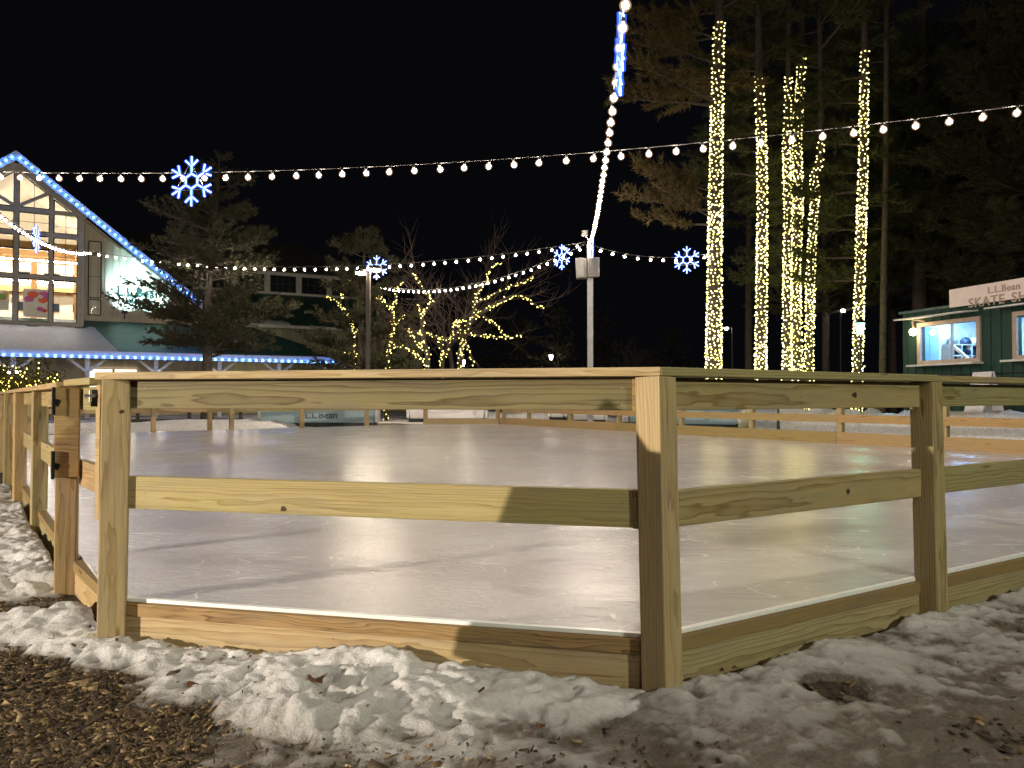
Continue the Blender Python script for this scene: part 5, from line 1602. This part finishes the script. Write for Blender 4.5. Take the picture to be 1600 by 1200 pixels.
# ------------------------------------------------------------------ skate shack
A0 = V2(11.3, 21.8); wU = V2(0.276, -0.961).normalized(); wN = V2(-0.961, -0.276).normalized()   # along, outward
def K(t, o, z): return A0 + wU * t + wN * o + Vector((0, 0, z))
angK = math.atan2(wU.y, wU.x)
def tk(px, o=0.0):
    r = ray(px, 622); A = K(0, o, 0); p = isect(V2(A.x, A.y), wU, V2(0, 0), V2(r.x, r.y)); return (p - V2(A.x, A.y)).dot(wU)
def zk(px, py, o=0.0): return W(px, py, K(tk(px, o), o, 0).y).z
sh = thing('skate_shack', 'dark green boarded skate shack with lit serving window', 'building', K(3, -1.4, 0))
ZR = 3.42; LK = 8.0
w0, w1 = tk(1441), tk(1529)
wz0, wz1 = zk(1441, 564), zk(1441, 511)
v0 = tk(1592); v1 = v0 + (w1 - w0)
def shack_walls(m):
    th = .12
    def panel(t0, t1, z0, z1):
        q = [K(t0, 0, z0), K(t1, 0, z0), K(t1, 0, z1), K(t0, 0, z1)]
        m.loft(q, [p - wN * th for p in q])
    panel(0, w0, 0, ZR); panel(w1, v0, 0, ZR); panel(v1, LK, 0, ZR)
    for a, b in ((w0, w1), (v0, v1)): panel(a, b, 0, wz0); panel(a, b, wz1, ZR)
    for (a, b) in (((0, -.12), (0, -3)), ((LK, -.12), (LK, -3))):
        q = [K(a[0], a[1], 0), K(b[0], b[1], 0), K(b[0], b[1], ZR), K(a[0], a[1], ZR)]
        s_ = wU * (.1 if a[0] == 0 else -.1); m.loft(q, [p + s_ for p in q])
    q = [K(.1, -3, 0), K(LK - .1, -3, 0), K(LK - .1, -3, ZR), K(.1, -3, ZR)]; m.loft(q, [p + wN * .1 for p in q])
    t = .15
    while t < LK:
        if not (w0 - .12 < t < w1 + .12 or v0 - .12 < t < v1 + .12): m.box(K(t, .012, ZR / 2), (.035, .022, ZR - .02), angK)
        else:
            m.box(K(t, .012, wz0 / 2 - .07), (.035, .022, wz0 - .16), angK); m.box(K(t, .012, (wz1 + ZR) / 2 + .05), (.035, .022, ZR - wz1 - .14), angK)
        t += .3
m = MB(); shack_walls(m); m.build('wall', M['shack_green'], sh)
m = MB(); m.box(K(LK / 2, -1.5, ZR + .035), (LK + .2, 3.1, .07), angK); m.build('roof', M['roof_green'], sh)
m = MB(); m.box(K(LK / 2, -1.5, .25), (LK - .3, 2.7, .06), angK); m.build('floor', M['inner_floor'], sh)
m = MB(); m.box(K(LK / 2, -1.5, ZR - .06), (LK - .3, 2.7, .04), angK); m.build('ceiling', M['trim_white'], sh)
m = MB(); m.box(K(LK / 2, -2.82, ZR / 2), (LK - .3, .05, ZR - .3), angK); m.build('inner_wall', M['trim_white'], sh)
for i, (a, b) in enumerate(((w0, w1), (v0, v1))):
    m = MB(); fw = .11
    zc = (wz0 + wz1) / 2; tc_ = (a + b) / 2
    m.box(K(a - fw / 2, .02, zc), (fw, .08, wz1 - wz0 + 2 * fw), angK); m.box(K(b + fw / 2, .02, zc), (fw, .08, wz1 - wz0 + 2 * fw), angK)
    m.box(K(tc_, .02, wz1 + fw / 2), (b - a, .08, fw), angK); m.box(K(tc_, .02, wz0 - fw / 2), (b - a, .08, fw), angK)
    f_ = m.build('window', M['shack_frame'], sh)
    m = MB(); m.box(K(tc_ + .1, -.02, zc), (.07, .05, wz1 - wz0), angK); m.build('mullion', M['slate_panel'], f_)
    m = MB(); m.add([K(a, -.04, wz0), K(b, -.04, wz0), K(b, -.04, wz1), K(a, -.04, wz1)], [(0, 1, 2, 3)]); m.build('pane', M['glass'], f_)
    m = MB(); m.box(K(tc_, .2, wz0 - fw - .03), (b - a + .35, .36, .05), angK); m.build('counter', M['trim_white'], f_)
    m = MB()
    m.loft([K(a - .45, .02, wz1 + .24), K(b + .05, .02, wz1 + .24), K(b + .05, .55, wz1 + .2), K(a - .45, .55, wz1 + .2)], [K(a - .45, .02, wz1 + .275), K(b + .05, .02, wz1 + .275), K(b + .05, .55, wz1 + .235), K(a - .45, .55, wz1 + .235)])
    m.build('awning', M['trim_white'], f_)
for t_ in (w0 - .4, w0 + 1.0, v0 + .2):
    m = MB(); m.bar(K(t_, -1.2, ZR - .16), K(t_ + 1.3, -1.2, ZR - .16), .12, .06); m.build('ceiling_light', M['cool_tube'], sh)
# sign on the roof edge
g0, g1 = tk(1486, .1), tk(1486, .1) + 5.0
zs0, zs1 = zk(1486, 481, .1), zk(1486, 453, .1)
sg_ = thing('shack_sign', 'long white sign board with brown letters on the shack roof', 'sign', K(g0, .1, zs0))
m = MB(); m.box(K((g0 + g1) / 2, .1, (zs0 + zs1) / 2), (g1 - g0, .05, zs1 - zs0), angK); m.build('board', M['sign_white'], sg_)
ts = tk(1515, .13)
link('lettering', text_mesh('lettering', 'SKATE', .33, M['sign_letters'], .006, .006, 'LEFT', 1.12), sg_, mw=frame_mw(K(ts, .132, zk(1515, 475, .13)), wU, wN))
link('lettering', text_mesh('lettering', 'SHACK', .33, M['sign_letters'], .006, .006, 'LEFT', 1.12), sg_, mw=frame_mw(K(ts + 1.22, .132, zk(1515, 475, .13)), wU, wN))
tb_ = tk(1545, .13)
link('lettering', text_mesh('lettering', 'L.L.Bean', .24, M['sign_letters'], .006, .003, 'LEFT', 1.1), sg_, mw=frame_mw(K(tb_, .132, zk(1545, 454.5, .13)), wU, wN))
# wall lamp
lw = K(tk(1428, .3), .3, zk(1428, 519, .3))
wl_ = thing('wall_lamp', 'round white wall lamp lit beside the shack window', 'lamp', K(tk(1428, .3), 0, lw.z))
m = MB(); m.tube(smooth_path([K(tk(1428, .3) + .12, 0.02, lw.z + .3), lw + Vector((0, 0, .34)), lw + Vector((0, 0, .14))], 4), .025, 6); m.build('bracket', M['shack_frame'], wl_)
m = MB(); m.lathe([(.03, -.09), (.075, -.06), (.1, 0), (.075, .07), (.04, .1)], lw, 12); m.build('glow_globe', emit('globe_lamp', (1.0, .82, .45), 45), wl_, smooth=True)
# shelves and helmets inside, along the end wall one looks at through the window
m = MB(); m.box(K(.16, -1.45, ZR / 2), (.05, 2.7, ZR - .2), angK); m.build('end_wall_lining', M['trim_white'], sh)
m = MB(); m.box(K(.2, -.75, 1.9), (.04, .62, 2.3), angK); m.box(K(.2, -.75, 1.9), (.06, .03, 2.3), angK); m.build('inner_door', M['pale_blue'], sh)
shf = thing('shelf', 'shelf unit of skates seen through the shack window', 'shelf', K(.4, -1.75, .3))
m = MB()
for z_ in (.6, 1.2, 1.9, 2.22, 2.54): m.box(K(.38, -1.75, z_), (.34, 1.1, .03), angK)
for o_ in (-1.2, -1.56, -1.93, -2.3): m.box(K(.38, o_, 1.4), (.34, .03, 2.25), angK)
m.build('frame', M['trim_white'], shf)
sk_m = MB(); sk_m.box((0, 0, .09), (.24, .1, .12)); sk_m.box((-.07, 0, .2), (.1, .09, .14)); sk_m.box((0, 0, .01), (.27, .015, .03), mi=1)
SKATE = sk_m.mesh('ice_skate', [M['navy'], M['steel']], bevel=.01)
for z_ in (1.917, 2.237):
    for k in range(6):
        o = bpy.data.objects.new('ice_skate', SKATE); col.objects.link(o)
        o.location = K(.42, -1.29 - k * .182, z_); o.rotation_euler = (0, 0, angK)
        tag(o, 'dark ice skate standing on the shelf inside the shack', 'ice skate', 'skates on the shack shelf')
HEL = MB(); HEL.lathe([(.13, 0), (.15, .05), (.14, .12), (.09, .19), (.02, .215)], (0, 0, 0), 12)
for i, (o_, mt_, lab) in enumerate(((-1.36, 'grille', 'grey helmet on top of the skate shelf'), (-1.85, 'navy', 'dark blue helmet on top of the skate shelf'), (-2.15, 'poster4', 'white helmet at the right end of the skate shelf'))):
    tag(link('helmet', HEL.mesh('helmet', M[mt_], True), None, K(.4, o_, 2.556)), lab, 'helmet', 'helmets on the shack shelf')
hk = thing('hockey_stick', 'white hockey stick leaning inside the shack window', 'hockey stick', K(1.5, -.8, .3))
m = MB(); m.bar(K(1.6, -.8, 1.95), K(.85, -.8, 2.55), .05, .07); m.build('shaft', M['poster4'], hk)
m = MB(); m.bar(K(1.6, -.8, 1.95), K(1.78, -.8, 2.0), .04, .1); m.build('blade', M['poster0'], hk)
cl_ = thing('coat_rack', 'rack of hanging blue garments at the right of the shack window', 'rack', K(1.0, -2.1, .3))
m = MB(); m.bar(K(.55, -2.15, 2.62), K(1.6, -2.15, 2.62), .03, .03); m.bar(K(.55, -2.15, .3), K(.55, -2.15, 2.6), .03, .03); m.bar(K(1.6, -2.15, .3), K(1.6, -2.15, 2.6), .03, .03); m.build('rail', M['steel'], cl_)
for k in range(7):
    m = MB(); t_ = .66 + k * .14
    m.loft([K(t_ - .05, -2.4, 1.7), K(t_ + .05, -2.4, 1.7), K(t_ + .05, -1.9, 1.7), K(t_ - .05, -1.9, 1.7)], [K(t_ - .03, -2.3, 2.55), K(t_ + .03, -2.3, 2.55), K(t_ + .03, -2.0, 2.55), K(t_ - .03, -2.0, 2.55)])
    m.build('garment', M[('navy', 'pale_blue', 'navy_rubber', 'poster4')[k % 4]], cl_)
# dark queue rail and A board in front
rl = thing('queue_rail', 'low black metal rail before the shack window', 'railing', K(1.5, 1.6, 0))
for px in (1424, 1517, 1640):
    t_ = tk(px, 1.6); m = MB(); m.box(K(t_, 1.6, .78), (.06, .06, 1.56), angK); m.build('post', M['black_metal'], rl)
m = MB(); m.bar(K(tk(1424, 1.6), 1.6, 1.55), K(tk(1640, 1.6), 1.6, 1.55), .045, .045); m.build('top_rail', M['black_metal'], rl)
def a_board(label, p, ang, w, h, front='slate_panel', lines=True, side='slate_panel'):
    t = thing('sandwich_board', label, 'sandwich board', p)
    for sgn, nm_, mt_ in ((-1, 'front_panel', front), (1, 'back_panel', side)):
        dx = Vector((math.cos(ang), math.sin(ang), 0)); dy = Vector((-math.sin(ang), math.cos(ang), 0))
        a = [p + dx * x + dy * (sgn * .26) for x in (-w / 2, w / 2)]; b = [p + dx * x + dy * (sgn * .03) + Vector((0, 0, h)) for x in (w / 2, -w / 2)]
        q = a + b; off_ = dy * (-sgn * .02)
        m = MB(); m.loft(q, [v + off_ for v in q]); pn = m.build(nm_, M[mt_], t)
    return t
aw = a_board('small white sandwich board at the end of the black rail', K(tk(1537, 1.75), 1.75, .68), angK - .2 + math.pi, .62, .92, 'pale_white', True, 'pale_white')
m = MB(); c_ = K(tk(1545, 1.75), 1.75, 0); m.box((c_.x, c_.y, .34), (.9, 2.6, .68), angK + math.pi / 2)
deck = tag(m.build('deck', M['trim']), 'raised grey timber deck before the shack', 'deck')
# objects beyond the right fence
pb = G(1196, 676); a_board('grey sandwich board leaning behind the far right fence', Vector((pb.x, pb.y, 0)), -.55, .72, 1.15, 'slate_panel', True, 'grille')
def bin_(label, px0, px1, base_y, d, h, mat, text=None, ang=0.0, dark=True, depth=.9):
    a, b = W(px0, base_y, d), W(px1, base_y, d)
    c = (a + b) / 2; c.z = 0; L = (b - a).length / max(.5, math.cos(ang))
    t = thing('storage_bin', label, 'bin', c, 'long low bins beyond the rink')
    m = MB(); R_ = Matrix.Rotation(ang, 3, 'Z')
    lo = [Vector((x, y, .14)) for x, y in ((-L / 2 + .08, -depth / 2 + .05), (L / 2 - .08, -depth / 2 + .05), (L / 2 - .08, depth / 2), (-L / 2 + .08, depth / 2))]
    hi = [Vector((x, y, h)) for x, y in ((-L / 2, -depth / 2), (L / 2, -depth / 2), (L / 2, depth / 2), (-L / 2, depth / 2))]
    m.loft([R_ @ v + c for v in lo], [R_ @ v + c for v in hi]); m.build('body', M[mat], t, bevel=.03)
    m = MB(); m.box(c + Vector((0, 0, .07)), (L - .05, depth * .95, .14), ang); m.build('skid', M['black_rubber'], t)
    for s_ in (-1, 1):
        m = MB(); e = R_ @ Vector((s_ * (L / 2 + .02), 0, 0)) + c; m.box(e + Vector((0, 0, h * .55)), (.12, depth * .8, h * .7), ang); m.build('end_cap', M['pale_white'], t, bevel=.02)
    m = MB(); m.box(c + Vector((0, 0, h + .03)), (L + .06, depth + .06, .06), ang); m.build('lid', M[mat], t, bevel=.01)
    if text:
        me = text_mesh('lettering', text, .33, M['navy'], .004, .002)
        link('lettering', me, t, mw=frame_mw(R_ @ Vector((text_off, -depth / 2 + .026, .40)) + c, R_ @ Vector((1, 0, 0)), R_ @ Vector((0, -1, 0.06))))
text_off = .12
bin_('long pale blue bin with dark lettering behind the far fence', 412, 588, 662, 26.5, .82, 'pale_blue', 'L.L.Bean', .06)
bin_('long white bin beyond the far corner of the ice', 640, 760, 657, 32, .8, 'pale_white', None, -.05)
bin_('short white bin right of the far corner', 893, 946, 660, 30, .8, 'pale_white', None, -.1)
bin_('tiny white bin left of the short white one', 858, 882, 655, 34, .8, 'pale_white', None, 0)
bin_('pale blue bin behind the far right fence', 1052, 1150, 668, 25, .85, 'pale_blue', None, -.3)
bin_('small pale blue bin glimpsed left of the near corner post', 978, 996, 664, 27, .8, 'pale_blue', None, 0)
bin_('pale bin at the far left between the fence posts', 36, 48, 688, 17.8, .9, 'pale_blue', None, .4)
def mat_sheet(label, pts, mat, z=.03):
    m = MB(); m.prism([(p.x, p.y) for p in pts], 0.004, z)
    return tag(m.build('rubber_mat', M[mat]), label, 'mat', 'mats laid beside the rink')
mat_sheet('green sheet painted as lit ground behind the grey sandwich board', [G(1228, 681), G(1306, 684), G(1306, 666), G(1222, 665)], 'green_lit_ground')  # green light on the ground put in as a coloured sheet
mat_sheet('dark rubber mat with green sheen right of the green sheet', [G(1308, 688), G(1428, 692), G(1428, 676), G(1312, 672)], 'black_rubber')
mat_sheet('navy rubber mat at the right behind the fence', [G(1436, 696), G(1640, 706), G(1640, 694), G(1436, 684)], 'navy_rubber')
mat_sheet('dark rubber path behind the far corner of the ice', [V2(-3.2, 25.0), V2(.4, 24.8), V2(4.6, 18.6), V2(6.0, 19.6), V2(2.5, 30), V2(-3.5, 30)], 'black_rubber', .02)
# far snow banks
def bank(label, pts, h, wdt, sd):
    rr = random.Random(sd); P = smooth_path([Vector((p[0], p[1], 0)) for p in pts], 8)
    m = MB(); n = len(P); k = 9; vs = []
    for i, p in enumerate(P):
        d = (P[min(i + 1, n - 1)] - P[max(i - 1, 0)]).normalized(); nn = V2(-d.y, d.x)
        e = min(1, min(i, n - 1 - i) / 3)
        for j in range(k):
            u_ = j / (k - 1) * 2 - 1
            vs.append(p + nn * (u_ * wdt * (1 + .2 * rr.uniform(-1, 1))) + Vector((0, 0, -.02 + h * e * (1 - u_ * u_) * rr.uniform(.6, 1.2))))
    m.add(vs, [(i * k + j, (i + 1) * k + j, (i + 1) * k + j + 1, i * k + j + 1) for i in range(n - 1) for j in range(k - 1)])
    return tag(m.build('snow_bank', M['roof_snow'], smooth=True), label, 'snow bank', 'ploughed snow banks beyond the rink')
bank('long ploughed snow bank before the shack on the right', [(7.6, 28.5), (8.6, 24.8), (9.6, 21.9), (10.2, 19.0), (10.6, 16.5), (10.8, 13.5), (11.0, 11.0)], .68, .8, 1)
bank('ploughed snow bank beyond the far left fence', [(-17, 19), (-12, 23), (-8, 27), (-6.5, 29)], .35, 1.3, 2)
bank('low snow bank behind the white bins', [(-3.5, 35), (0, 36), (5, 34)], .4, 1.0, 3)
# thin rail fence in the snow on the far left
t = thing('rail_fence', 'thin dark rail fence standing in snow beyond the far left ice edge', 'fence', (-10, 24, 0))
for px in (296, 376, 215, 430):
    q = G(px, 664); m = MB(); m.box((q.x, q.y, .5), (.1, .1, 1.0)); m.build('post', M['bark'], t)
qa, qb = G(150, 664), G(470, 662)
for z_ in (.15, .55):
    m = MB(); m.bar((qa.x, qa.y, z_), (qb.x, qb.y, z_), .05, .09); m.build('rail', M['bark'], t)
